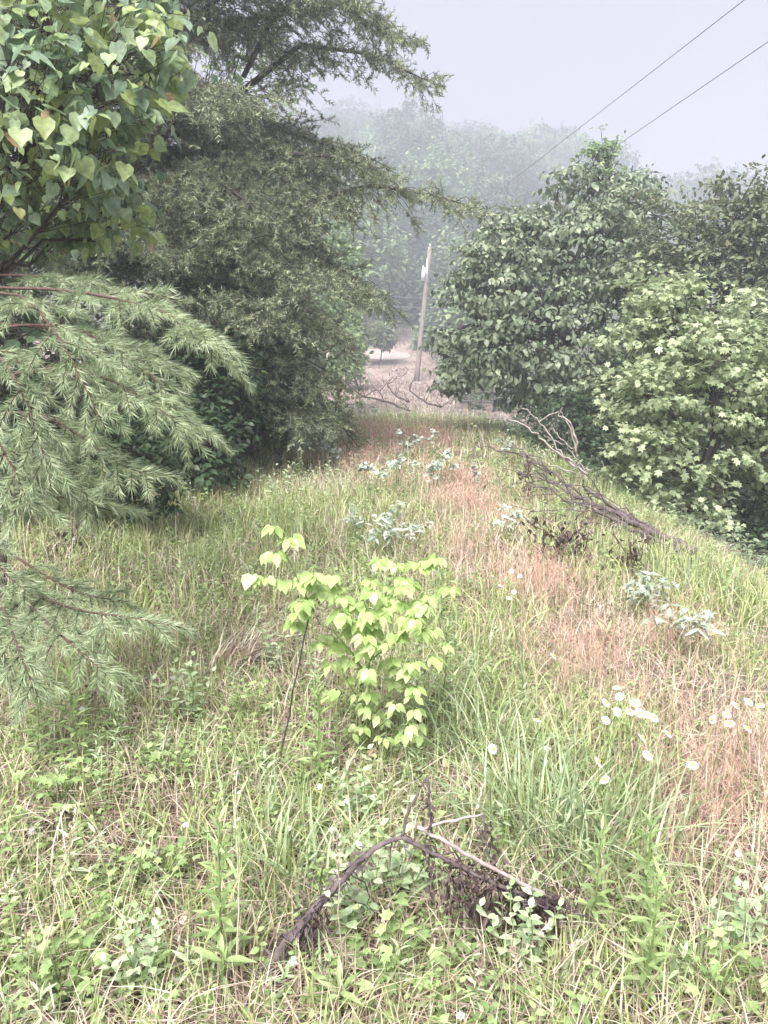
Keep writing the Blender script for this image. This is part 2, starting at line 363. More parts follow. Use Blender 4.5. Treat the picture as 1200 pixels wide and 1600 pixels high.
def BR(x, y):      # thinner growth on the trodden ground around the dead branch
    c = G(650, 1470); return 1 - .8 * np.exp(-((x - c[0]) / .42) ** 2 - ((y - c[1] ) / .38) ** 2)
def scatter(n, y0, y1, xl=None, power=1.0, marg=1.2):
    y = y0 + (y1 - y0) * rng.random(n) ** power
    hw = .53 * y + marg
    x = (rng.random(n) * 2 - 1) * hw
    xl = -3.6 if xl is None else xl
    k = (x > xl - .15 * y * 0) & (x < 4.6); x, y = x[k], y[k]
    return x, y
def base3(x, y, dz=-.01): return np.stack([x, y, gz(x, y) + dz], -1)
def tuft_xy(n, per, y0, y1, rad, power=.8, marg=1.5):
    cx, cy_ = scatter(n, y0, y1, power=power, marg=marg); k = len(cx)
    x = np.repeat(cx, per) + rng.normal(0, rad, k * per); y = np.repeat(cy_, per) + rng.normal(0, rad, k * per)
    return x, y, np.repeat(rng.random(k), per)

# green grass --------------------------------------------------------------
mb = MB()
for (n, per, y0, y1, rad, h0, h1, w_, seg) in ((5600, 12, .9, 4.2, .05, .05, .24, .0055, 5), (5200, 10, 4.2, 9, .07, .10, .30, .009, 4), (5600, 9, 9, 23, .12, .14, .36, .017, 3)):
    x, y, tr = tuft_xy(n, per, y0, y1, rad)
    o = patch(OR, x, y); l = patch(LU, x, y)
    k = rng.random(len(x)) < np.clip(BR(x, y) * (.54 + .4 * l - .5 * o + .25 * (lump(x, y) - .5)), .03, 1); x, y, tr, l = x[k], y[k], tr[k], l[k]
    m = len(x); h = h0 + (h1 - h0) * rng.random(m) * (.6 + .5 * tr) * (1 + .35 * l)
    mb.blades(base3(x, y), h, rng.random(m) * 6.283, np.abs(rng.normal(.45, .4, m)), w_ * (.6 + .8 * rng.random(m)), seg, r=np.clip(tr * .55 + rng.normal(.2, .17, m), 0, 1))
tag(mb.build('green_grass', 'grass'), 'green grass blades covering the overgrown track', 'grass', kind='stuff')
# tall arching lush blades, clumped
mb = MB()
spots = [(G(a, b)[:2], r, n, h) for a, b, r, n, h in ((860, 1330, .13, 150, .42), (800, 1290, .10, 80, .38), (930, 1330, .12, 100, .42), (470, 1400, .10, 90, .32), (420, 1330, .09, 60, .3), (250, 1200, .08, 50, .2), (700, 1150, .12, 80, .36), (760, 1180, .12, 70, .38), (1000, 1350, .12, 60, .4), (380, 1240, .08, 50, .26), (1100, 1480, .12, 50, .3), (560, 1590, .12, 50, .16), (330, 1560, .12, 40, .2), (860, 1580, .12, 50, .18))]
for c, r, n, h in spots:
    x = c[0] + rng.normal(0, r, n); y = c[1] + rng.normal(0, r, n)
    az = np.arctan2(y - c[1], x - c[0]) + rng.normal(0, .8, n)
    mb.blades(base3(x, y), h * (.5 + .6 * rng.random(n)), az, np.abs(rng.normal(.65, .35, n)), .009 * (.6 + .7 * rng.random(n)), 7)
for c, r in LU:
    n = int(170 * r * min(1, c[1] / 5)); x = c[0] + rng.normal(0, r * .7, n); y = c[1] + rng.normal(0, r, n)
    mb.blades(base3(x, y), (.16 + .25 * rng.random(n)) * (1 if c[1] > 4 else .7), rng.random(n) * 6.28, np.abs(rng.normal(.4, .3, n)), .011 * (.6 + .8 * rng.random(n)), 5)
tag(mb.build('lush_grass', 'grass_dark'), 'taller arching lush green grass blades', 'grass', kind='stuff')
# dry standing grass
mb = MB()
for (n, per, y0, y1, rad, h0, h1, w_, seg) in ((3900, 10, .9, 4.5, .09, .05, .26, .0038, 5), (5700, 10, 4.5, 10, .12, .10, .34, .006, 3), (3600, 10, 10, 23.5, .2, .15, .38, .013, 3)):
    x, y, tr = tuft_xy(n, per, y0, y1, rad)
    o = patch(OR, x, y); l = patch(LU, x, y)
    k = rng.random(len(x)) < np.clip(.55 + .3 * o - .35 * l + .3 * (lump(x, y, 1.4, 2) - .5), .03, 1); x, y, tr = x[k], y[k], tr[k]
    m = len(x)
    mb.blades(base3(x, y), h0 + (h1 - h0) * rng.random(m), rng.random(m) * 6.283, np.abs(rng.normal(.6, .5, m)), w_ * (.6 + .8 * rng.random(m)), seg, r=np.clip(tr * .5 + rng.normal(.3, .2, m), 0, 1))
tag(mb.build('dry_grass', 'dry'), 'pinkish tan dead grass standing among the green', 'grass', kind='stuff')
# fine orange seeding grass
mb = MB()
for c, r in OR:
    D = c[1]; n = int(1150 * r * (1 if D < 9 else 1.3)); x = c[0] + rng.normal(0, r * .75, n); y = c[1] + rng.normal(0, r * 1.1, n)
    k_ = rng.random(n) < np.clip(2.2 * (lump(x, y, 2.6, 3) - .38), .04, 1) * .8; x, y = x[k_], y[k_]; n = len(x)
    h = .16 + .24 * rng.random(n); az = rng.random(n) * 6.28; wd = max(.0018, .0006 * D)
    ln = np.abs(rng.normal(.2, .2, n))
    mb.blades(base3(x, y), h, az, ln, np.full(n, wd), 3)
    # open seed head: short stems round the top of each culm
    per = 7; b = np.repeat(base3(x, y), per, 0); hh = np.repeat(h, per); tt = .55 + .45 * rng.random(n * per); l2 = np.repeat(ln, per); a2 = np.repeat(az, per)
    b[:, 0] += np.cos(a2) * l2 * hh * tt ** 2; b[:, 1] += np.sin(a2) * l2 * hh * tt ** 2; b[:, 2] += hh * (tt - l2 * .45 * tt ** 2.4)
    dd = rdir(n * per); dd[:, 2] = np.abs(dd[:, 2]) + .5
    mb.leaves(T_QN, b, dd, rdir(n * per), np.stack([np.full(n * per, wd * 2.2), .03 + .035 * rng.random(n * per), np.full(n * per, .01)], -1))
tag(mb.build('orange_grass', 'orange'), 'rusty orange grass gone to fine open seed in drifts', 'grass', kind='stuff')
# litter
mb = MB()
for n, y0, y1, L, w_ in ((40000, .8, 4.5, .15, .0032), (22000, 4.5, 11, .2, .006), (9000, 11, 24, .25, .012)):
    x, y = scatter(n, y0, y1, power=.8, marg=1.5); m = len(x); az = rng.random(m) * 6.28
    ax = np.stack([np.cos(az), np.sin(az), rng.normal(.08, .22, m)], -1)
    p = base3(x, y, .0) + np.array([0, 0, 1]) * (rng.random((m, 1)) ** 2 * .07 + .004)
    mb.leaves(T_N, p, ax, np.array([0, 0, 1.]) + rng.normal(0, .3, (m, 3)), np.stack([w_ * (.5 + rng.random(m)), L * (.4 + rng.random(m)), np.ones(m)], -1))
x, y = scatter(2600, 1.0, 6, power=.8, marg=1.5); m = len(x); mb.leaves(T_OV, base3(x, y, .012), rdir(m) * [1, 1, .4], np.array([0, 0, 1.]) + rng.normal(0, .5, (m, 3)), .022 + .03 * rng.random(m), r=.1 + .5 * rng.random(m))
tag(mb.build('litter', 'litter'), 'fallen dead grass and stems lying on the soil', 'litter', kind='stuff')
# small leafy ground cover
def leafy(mb, x, y, hmin, hmax, ls, tm, per=9, spread=.6, hbias=None):
    n = len(x); h = hmin + (hmax - hmin) * rng.random(n); az = rng.random(n) * 6.28; ln = rng.normal(0, .18, n)
    tipx = x + np.cos(az) * ln * h; tipy = y + np.sin(az) * ln * h
    S = base3(x, y); E = np.stack([tipx, tipy, S[:, 2] + h], -1)
    mb.prisms(S, E, .0014 + h * .003, .0008, 1)
    tt = np.tile(np.linspace(.2, 1, per), n); Sp = np.repeat(S, per, 0); Ep = np.repeat(E, per, 0)
    p = Sp + (Ep - Sp) * tt[:, None]; a = np.tile(np.arange(per) * 2.4, n) + np.repeat(rng.random(n) * 6.28, per)
    ax = np.stack([np.cos(a), np.sin(a), spread * (tt - .3) + rng.normal(0, .2, n * per)], -1)
    sz = ls * (1.15 - .55 * tt) * (.7 + .6 * rng.random(n * per)) * np.repeat(.7 + .6 * rng.random(n), per)
    mb.leaves(tm, p, ax, np.array([0, 0, 1.]) + rng.normal(0, .25, (n * per, 3)), sz, r=np.clip(np.repeat(rng.random(n), per) * .6 + rng.normal(.2, .15, n * per), 0, 1))
def weedmask(x, y):
    d = patch(OR, x, y); return rng.random(len(x)) < np.clip(.55 - .6 * d + .7 * (lump(x, y, 2.2, 1) - .5) + .25 * (x < 0.2), .04, 1)
mb = MB()
x, y = scatter(4600, 1.0, 4.5, power=.8, marg=1.5); k = weedmask(x, y); leafy(mb, x[k], y[k], .04, .15, .034, T_OV, 10)
x, y = scatter(2500, 1.0, 4.5, power=.8, marg=1.5); k = weedmask(x, y); leafy(mb, x[k], y[k], .04, .10, .030, T_LOBE, 7)
x, y = scatter(4000, 4.5, 11, power=.8, marg=1.5); k = weedmask(x, y); leafy(mb, x[k], y[k], .08, .28, .055, T_OV, 9)
x, y = scatter(2200, 11, 23, power=.8, marg=1.5); k = weedmask(x, y); leafy(mb, x[k], y[k], .15, .45, .09, T_Q, 8)
tag(mb.build('ground_cover', ['weed', 'greenstem']), 'low broad leafed weeds filling in between the grass', 'weeds', kind='stuff')
mb = MB()
x, y = scatter(800, 1.3, 7, power=.8, marg=1.5); k = weedmask(x, y); leafy(mb, x[k], y[k], .10, .26, .05, T_LANCE, 16, .9)
x, y = scatter(1800, 7, 22, power=.8, marg=1.5); k = weedmask(x, y); leafy(mb, x[k], y[k], .15, .40, .09, T_QN, 12, .9)
tag(mb.build('lance_weeds', ['weed_pale', 'greenstem']), 'upright pale weeds with narrow leaves scattered through the grass', 'weeds', kind='stuff')
# dead brush on the far bank and undergrowth in the shade
mb = MB()
n = 26000; y = 26 + 50 * rng.random(n) ** 1.1; x = -.22 * y + rng.random(n) * (.22 * y + .35 * y); k = ~((y > 63.5) & (y < 68) & (x < 2.2)); x, y = x[k], y[k]; n = len(x)
mb.blades(base3(x, y), .08 + .32 * rng.random(n) ** 1.5, rng.random(n) * 6.28, np.abs(rng.normal(.8, .5, n)), .0013 * y * (.6 + rng.random(n)), 2)
tag(mb.build('bank_grass', 'pinkfar'), 'pinkish brown dead grass on the far bank', 'grass', kind='stuff')
mb = MB()
n = 9000; x = 3.4 + 12 * rng.random(n) ** 1.3; y = 4 + 26 * rng.random(n); leafy(mb, x, y, .1, .5, .11, T_Q, 8)
n = 5000; x = -3.2 - 9 * rng.random(n) ** 1.2; y = 3 + 22 * rng.random(n); leafy(mb, x, y, .1, .5, .09, T_Q, 8)
n = 3500; y = 40 + 38 * rng.random(n); x = 4 + rng.random(n) * .3 * y; leafy(mb, x, y, .3, 1.2, .3, T_Q, 8)
tag(mb.build('undergrowth', ['leaf_a', 'twig']), 'dark leafy undergrowth below the trees on both sides', 'undergrowth', kind='stuff')

# ------------------------------------------------------------------ tree builders
def lobe_pts(lobes, n, rmin=.45, wa=.16):
    L = np.array(lobes, float); w_ = (L[:, 3] * L[:, 5] + L[:, 4] * L[:, 5] + L[:, 3] * L[:, 4]); idx = rng.choice(len(L), n, p=w_ / w_.sum())
    d = rdir(n); ph = L[idx, 0] * 3
    wob = 1 + wa * np.sin(d[:, 0] * 5 + ph) + wa * np.sin(d[:, 2] * 6 + ph * 2) + .12 * np.sin(d[:, 1] * 9 + d[:, 0] * 7 + ph)
    rr = (rmin + (1.04 - rmin) * rng.random(n) ** .55) * wob
    return L[idx, :3] + d * L[idx, 3:6] * rr[:, None], d, idx
def lobe(px, py, Yd, rpx, rpy, rd=None):
    c = P(px, py, Yd); s = Yd / FPX; a = rpx * s; b = rpy * s
    return (c[0], c[1], c[2], a, rd if rd else (a + b) / 2, b)
def tree(name, base, lobes, label, cat, leaf, nc, per, ls, tm=T_OV, bark='bark', tr=.12, droop=.4, group=None, trunk_top=None, sides=8, rmin=.45, cs=1.0, twigs=.25, flat=1.0, vary=.0):
    base = np.array(base, float); L = np.array(lobes)
    root = empty(name, base, label, cat, group)
    cen = L[:, :3].mean(0); top = np.array(trunk_top) if trunk_top is not None else np.array([cen[0], cen[1], cen[2] + .55 * (L[:, 2].max() - cen[2])])
    tb = MB(); tp = wobbly(base - [0, 0, .15], top, 9, .05); tb.tube(tp, [tr, tr * .8, tr * .5, tr * .2], sides, wob=.15)
    p, d, idx = lobe_pts(lobes, nc, rmin, .16 if flat == 1 else .24)
    limbs = []
    for i, l in enumerate(L):
        hh = np.clip((l[2] - l[5] * .8 - base[2]) / (top[2] - base[2] + 1e-6), .12, .9)
        a = tp[int(hh * 8)]
        lp = wobbly(a, l[:3], 6, .12, .06); limbs.append(lp); tb.tube(lp, [tr * .45, tr * .15], 5)
    sel = np.nonzero(rng.random(nc) < twigs)[0]
    S = []; E = []
    for i in sel:
        lp = limbs[idx[i]]; j = rng.integers(2, 6); a = lp[j]; m_ = (a + p[i]) / 2 + rng.normal(0, .08, 3) * np.linalg.norm(p[i] - a)
        S += [a, m_]; E += [m_, p[i]]
    if len(S): tb.prisms(S, E, tr * .10, tr * .05)
    tb.build('trunk', bark, root)
    mb = MB(); n = nc * per
    pp = np.repeat(p, per, 0); dd = np.repeat(d, per, 0)
    r = rdir(n); ax = r * np.array([1, 1, .6]) + dd * .55 - np.array([0, 0, droop]) * rng.random((n, 1)) * 1.6
    ax = nrm(ax); off = ax * ls * .35 + rng.normal(0, ls * .45 * cs, (n, 3)) * [1, 1, flat]
    no = np.array([0, 0, 1.]) + dd * .5 + rng.normal(0, .35, (n, 3))
    rc = np.repeat(rng.random(nc), per)
    no = no + np.where(rng.random((n, 1)) < .35, rng.normal(0, 1, (n, 3)), 0) * (vary > 0)
    mb.leaves(tm, pp + off, ax, no, ls * (.6 - vary * .4 + (.7 + vary * .5) * rng.random(n)), r=np.clip(rc * .6 + rng.normal(.2, .15, n), 0, 1))
    mb.build('crown', leaf, root)
    return root

# ------------------------------------------------------------------ right-hand trees
tree('broadleaf_tree', gp(4.7, 17.5), [lobe(860, 520, 16.5, 110, 95, 1.7), lobe(785, 450, 16.5, 70, 70, 1.3), lobe(900, 400, 17, 95, 75, 1.6), lobe(765, 545, 16, 68, 48, 1.1), lobe(940, 335, 17.5, 62, 45, 1.2), lobe(820, 385, 17, 50, 40, 1), lobe(985, 440, 17, 75, 90, 1.4), lobe(712, 585, 16, 34, 26, .45), lobe(738, 415, 16.5, 34, 36, .7), lobe(900, 595, 16, 70, 50, 1.2), lobe(872, 300, 17.2, 17, 42, .35), lobe(1010, 330, 17.6, 42, 40, .9), lobe(755, 355, 16.8, 22, 24, .4), lobe(800, 350, 17, 28, 20, .4), lobe(700, 520, 16.4, 24, 26, .4), lobe(905, 275, 17.4, 26, 24, .4), lobe(985, 290, 17.6, 30, 22, .4), lobe(845, 340, 17, 26, 22, .4)],
     'tallest blue green broadleaf tree right of the utility pole, drooping leaf clusters', 'tree', 'leaf_a', 1150, 18, .14, T_OV, tr=.17, droop=1.0, cs=2.3, rmin=.55, flat=.24, vary=.35)
tree('slender_tree', gp(6.0, 18.3), [lobe(945, 228, 18, 34, 17, .45), lobe(925, 262, 18, 34, 22, .5), lobe(960, 285, 18, 50, 30, .7)],
     'thin wispy treetop poking above the big broadleaf tree under the wire', 'tree', 'leaf_e', 120, 12, .10, T_OV, tr=.09, cs=1.8, rmin=.3, twigs=.9, flat=.4)
tree('olive_tree', gp(7.0, 15.5), [lobe(1085, 400, 15, 90, 75, 1.2), lobe(1150, 340, 15, 60, 55, 1), lobe(1040, 440, 15, 60, 60, 1), lobe(1230, 380, 15, 80, 80, 1.2), lobe(1120, 300, 15.5, 30, 26, .5), lobe(1180, 470, 14.5, 90, 70, 1.2), lobe(1190, 310, 15.3, 36, 22, .5)],
     'olive brown tinged tree at the right behind the yellow green one', 'tree', 'leaf_c', 1000, 13, .11, T_OV, tr=.12, droop=.4, cs=1.9, flat=.4)
tree('young_maple', gp(4.3, 9.6), [lobe(1050, 520, 9.6, 95, 75, .8), lobe(1010, 620, 9.4, 85, 60, .75), lobe(1110, 600, 9.6, 95, 70, .9), lobe(1040, 720, 9.3, 95, 60, .7), lobe(1000, 690, 9.2, 60, 42, .5), lobe(1170, 520, 9.8, 70, 60, .7), lobe(1070, 790, 9.2, 65, 38, .5), lobe(1170, 690, 9.8, 70, 70, .7), lobe(1250, 600, 9.8, 80, 90, .8), lobe(1040, 460, 9.7, 45, 32, .4)],
     'yellow green maple leaning over the bank at the right edge', 'tree', 'leaf_b', 760, 17, .085, T_LOBE, tr=.08, droop=.5, cs=2.5, rmin=.35, flat=.25, vary=.35)
tree('shade_tree', gp(6.1, 10.6), [lobe(1210, 620, 10.8, 110, 110, 1.2), lobe(1190, 760, 10.4, 80, 70, .8), lobe(1280, 780, 10.4, 90, 90, 1), lobe(1290, 500, 11, 90, 100, 1)],
     'dark leaved tree at the right frame edge behind the maple', 'tree', 'leaf_a', 900, 6, .13, T_OV, tr=.12)
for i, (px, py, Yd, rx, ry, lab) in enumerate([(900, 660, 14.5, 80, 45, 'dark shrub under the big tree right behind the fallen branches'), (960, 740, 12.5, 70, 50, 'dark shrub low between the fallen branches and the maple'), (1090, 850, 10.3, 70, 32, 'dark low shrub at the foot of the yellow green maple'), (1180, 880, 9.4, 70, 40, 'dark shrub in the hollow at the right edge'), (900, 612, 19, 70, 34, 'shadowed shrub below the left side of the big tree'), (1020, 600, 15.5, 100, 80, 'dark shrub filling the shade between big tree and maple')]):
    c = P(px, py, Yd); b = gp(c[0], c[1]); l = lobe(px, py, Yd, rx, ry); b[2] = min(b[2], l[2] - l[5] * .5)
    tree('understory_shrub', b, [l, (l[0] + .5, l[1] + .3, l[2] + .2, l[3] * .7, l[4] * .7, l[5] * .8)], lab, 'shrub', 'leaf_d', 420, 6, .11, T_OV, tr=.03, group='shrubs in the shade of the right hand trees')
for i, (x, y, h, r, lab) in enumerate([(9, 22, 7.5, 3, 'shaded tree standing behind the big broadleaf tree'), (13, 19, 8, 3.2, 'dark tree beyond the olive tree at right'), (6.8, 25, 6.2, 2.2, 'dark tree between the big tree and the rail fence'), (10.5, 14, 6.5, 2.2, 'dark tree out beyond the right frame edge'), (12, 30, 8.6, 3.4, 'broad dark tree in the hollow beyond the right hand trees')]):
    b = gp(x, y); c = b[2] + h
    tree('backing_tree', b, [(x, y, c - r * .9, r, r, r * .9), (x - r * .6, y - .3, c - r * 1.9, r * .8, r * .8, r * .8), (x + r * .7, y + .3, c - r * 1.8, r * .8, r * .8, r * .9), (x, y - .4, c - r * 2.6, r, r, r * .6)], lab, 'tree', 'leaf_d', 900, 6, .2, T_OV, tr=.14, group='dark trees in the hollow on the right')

# ------------------------------------------------------------------ left-hand pine
def needles(mb, S, D, L, per, nl, nw, droop=0, spread=.8, tm=T_N1, r=None, t0=.05):
    n = len(S); t_ = t0 + (1 - t0) * np.tile((np.arange(per) + .5) / per, n) + rng.normal(0, .02, n * per)
    Sp = np.repeat(S, per, 0); Dp = np.repeat(D, per, 0); Lp = np.repeat(L, per)
    p = Sp + Dp * (Lp * t_)[:, None]; p[:, 2] -= droop * Lp * t_ ** 2
    perp = rdir(n * per); perp = nrm(perp - Dp * (perp * Dp).sum(1, keepdims=True))
    ax = nrm(Dp * (.75 + .3 * (t_[:, None] > .85)) + perp * spread)
    if r is None: r = np.clip(np.repeat(rng.random(n), per) * .6 + rng.normal(.2, .15, n * per), 0, 1)
    mb.leaves(tm, p, ax, rdir(n * per), np.stack([np.full(n * per, nw), nl * (.75 + .5 * rng.random(n * per)), np.ones(n * per)], -1), r=r)
def big_pine(name, base, height, prof, label, nl=.06, nw=.014, limbs=78, dens=1.0, extra=(), tilt=(0, 0)):
    base = np.array(base, float); root = empty(name, base, label, 'tree')
    top = base + [tilt[0], tilt[1], height]
    tp = wobbly(base - [0, 0, .2], top, 12, .03); tb = MB(); tb.tube(tp, [.17, .13, .09, .02], 9, wob=.15)
    S = []; D = []; L = []
    hs = np.sort(rng.random(limbs)) ** .9
    for i, h in enumerate(list(hs) + list(extra)):
        ex = None if np.isscalar(h) else np.array([P(*q) for q in h]); h = .5 if ex is not None else h
        z = .04 + .95 * h; a = np.array([np.interp(z, np.linspace(0, 1, 12), tp[:, k]) for k in range(3)])
        az = i * 2.4 + rng.normal(0, .4); R = np.interp(z, prof[0], prof[1]) * (.75 + .35 * rng.random())
        d = np.array([math.cos(az), math.sin(az), 0])
        rise = .25 + .35 * z
        k = 7; tt = np.linspace(0, 1, k)[:, None]
        lp = a + d * R * tt + np.array([0, 0, 1.]) * (rise * R * tt * .8 - .62 * R * tt ** 2 * (1.1 - z * .8)) + rng.normal(0, .04 * R, (k, 3)) * tt
        if ex is not None:
            lp = np.stack([np.interp(tt[:, 0], np.linspace(0, 1, len(ex)), ex[:, c]) for c in range(3)], -1); R = np.linalg.norm(lp[-1] - lp[0]); az = math.atan2(lp[-1][1] - lp[0][1], lp[-1][0] - lp[0][0])
        lp[:, 2] = np.maximum(lp[:, 2], gz(lp[:, 0], lp[:, 1]) + .15)
        tb.tube(lp, [.012 + .013 * R, .006], 5)
        ns = int((16 if ex is None else 11) * R * dens)
        for s in range(ns):
            u = .06 + .94 * (s + rng.random()) / ns; q = np.array([np.interp(u, tt[:, 0], lp[:, c]) for c in range(3)])
            sg = 1 if s % 2 else -1; an = az + sg * (.55 + .5 * rng.random()); l2 = (.35 + .55 * rng.random()) * (1.15 - .5 * u) * min(R / 2.5, 1.2)
            d2 = nrm(np.array([math.cos(an), math.sin(an), rng.normal(-.12, .25)])); m2 = q + d2 * l2 * .5; e2 = q + d2 * l2 + [0, 0, -.28 * l2]
            tb.prisms([q, m2], [m2, e2], .006, .003)
            nt_ = int(5 + 9 * l2)
            uu = rng.random(nt_); qq = q + (e2 - q) * uu[:, None]
            dd = rdir(nt_) * .9 + d2 * .7 + np.array([0, 0, -.15]); dd[0] = d2
            S.append(qq); D.append(nrm(dd)); L.append(.10 + .15 * rng.random(nt_))
    S = np.concatenate(S); D = np.concatenate(D); L = np.concatenate(L)
    k = rng.random(len(S)) < .3; tb.prisms(S[k], S[k] + D[k] * L[k][:, None], .003, .0015)
    tb.build('trunk', 'bark', root)
    mb = MB(); needles(mb, S, D, L, 20, nl, nw, .15, 1.1)
    mb.build('crown', 'needle', root)
    return root
big_pine('pine_tree', gp(-3.5, 12.4), 10.5, ([0, .12, .3, .45, .6, .8, 1], [2.6, 2.7, 3.1, 3.5, 3.5, 2.7, .6]), 'tall olive green pine with drooping limbs reaching over the track', limbs=112, tilt=(.4, 0), extra=(
    [(370, 360, 12), (470, 320, 11.8), (580, 290, 11.6), (660, 300, 11.4), (745, 325, 11.2)], [(370, 150, 12), (470, 70, 11.8), (580, 85, 11.6), (680, 132, 11.5)], [(360, 300, 12), (450, 240, 11.6), (540, 245, 11.3), (600, 280, 11.2)],
    [(360, 470, 12), (450, 420, 11.3), (520, 425, 11), (560, 460, 10.9)], [(360, 520, 12), (430, 470, 11), (490, 490, 10.8), (530, 535, 10.7)], [(350, 580, 12), (410, 540, 10.8), (460, 570, 10.6), (500, 610, 10.5)], [(340, 620, 12), (410, 600, 10.5), (470, 650, 10.3), (490, 660, 10.3)],
    [(360, 420, 12), (380, 380, 10.6), (430, 400, 10), (470, 460, 9.7)], [(350, 320, 12), (350, 290, 10.6), (380, 310, 10), (420, 350, 9.7)], [(350, 520, 12), (350, 460, 10.4), (380, 470, 9.8), (420, 520, 9.5)], [(340, 260, 12), (290, 270, 10.4), (270, 310, 10)], [(340, 400, 12), (300, 380, 10.4), (270, 410, 9.8)], [(380, 120, 12), (430, 20, 11.6), (520, -10, 11.4), (600, 30, 11.3)]))
big_pine('pine_tree', gp(-5.8, 9.2), 9.5, ([0, .2, .5, .8, 1], [2.6, 3.0, 2.8, 1.6, .3]), 'dark pine behind the heart shaped leaves at the left', limbs=60, dens=.8)
# broadleaf trees mixed with and behind the pine
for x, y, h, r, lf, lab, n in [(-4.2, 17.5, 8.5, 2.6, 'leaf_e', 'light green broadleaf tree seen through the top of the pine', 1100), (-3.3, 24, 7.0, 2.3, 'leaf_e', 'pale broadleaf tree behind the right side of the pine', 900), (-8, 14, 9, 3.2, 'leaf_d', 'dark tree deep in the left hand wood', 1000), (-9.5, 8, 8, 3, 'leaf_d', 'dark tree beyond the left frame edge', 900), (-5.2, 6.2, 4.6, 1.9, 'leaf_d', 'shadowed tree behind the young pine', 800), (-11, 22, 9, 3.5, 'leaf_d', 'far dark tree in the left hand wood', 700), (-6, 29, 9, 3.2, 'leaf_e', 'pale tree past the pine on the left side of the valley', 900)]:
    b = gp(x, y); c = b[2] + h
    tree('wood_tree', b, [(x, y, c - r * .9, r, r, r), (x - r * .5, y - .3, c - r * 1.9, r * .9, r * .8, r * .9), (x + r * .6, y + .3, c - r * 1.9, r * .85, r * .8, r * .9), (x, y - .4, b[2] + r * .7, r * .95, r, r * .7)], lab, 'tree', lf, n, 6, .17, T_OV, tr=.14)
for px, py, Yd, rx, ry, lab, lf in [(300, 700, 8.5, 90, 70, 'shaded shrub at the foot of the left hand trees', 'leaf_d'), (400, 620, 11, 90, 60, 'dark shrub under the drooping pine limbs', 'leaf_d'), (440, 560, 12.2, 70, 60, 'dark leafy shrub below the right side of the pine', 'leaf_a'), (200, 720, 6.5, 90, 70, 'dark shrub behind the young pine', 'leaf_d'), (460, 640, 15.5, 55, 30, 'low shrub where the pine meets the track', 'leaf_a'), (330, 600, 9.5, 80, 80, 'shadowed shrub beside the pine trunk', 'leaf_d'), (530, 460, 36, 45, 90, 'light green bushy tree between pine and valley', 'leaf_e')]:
    l = lobe(px, py, Yd, rx, ry); b = gp(l[0], l[1]); b[2] = min(b[2], l[2] - l[5] * .6)
    tree('bank_shrub', b, [l, (l[0] - l[3] * .5, l[1] + .3, l[2] + l[5] * .3, l[3] * .7, l[4] * .7, l[5] * .8)], lab, 'shrub' if Yd < 20 else 'tree', lf, 500, 6, .011 * Yd if Yd < 20 else .3, T_OV, tr=.03 if Yd < 20 else .1)

# ------------------------------------------------------------------ redbud, upper left
tree('redbud_tree', gp(-3.0, 4.6), [lobe(50, 110, 4.1, 120, 80, .5), lobe(150, 150, 4.2, 85, 85, .5), lobe(50, 250, 4.2, 110, 70, .5), lobe(165, 260, 4.3, 60, 70, .45), lobe(230, 75, 4.2, 55, 45, .35), lobe(-70, 200, 4.2, 110, 130, .5), lobe(200, 350, 4.6, 45, 40, .3), lobe(40, -20, 4.3, 170, 90, .5), lobe(190, 10, 4.5, 90, 50, .4), lobe(120, 350, 4.8, 70, 45, .35), lobe(20, 330, 4.5, 60, 35, .3)],
     'tree with large heart shaped green leaves at the top left corner', 'tree', 'redbud', 800, 3, .078, T_HEART, bark='bark', tr=.028, droop=1.1, cs=1.1, rmin=.35, twigs=.9, vary=.6)

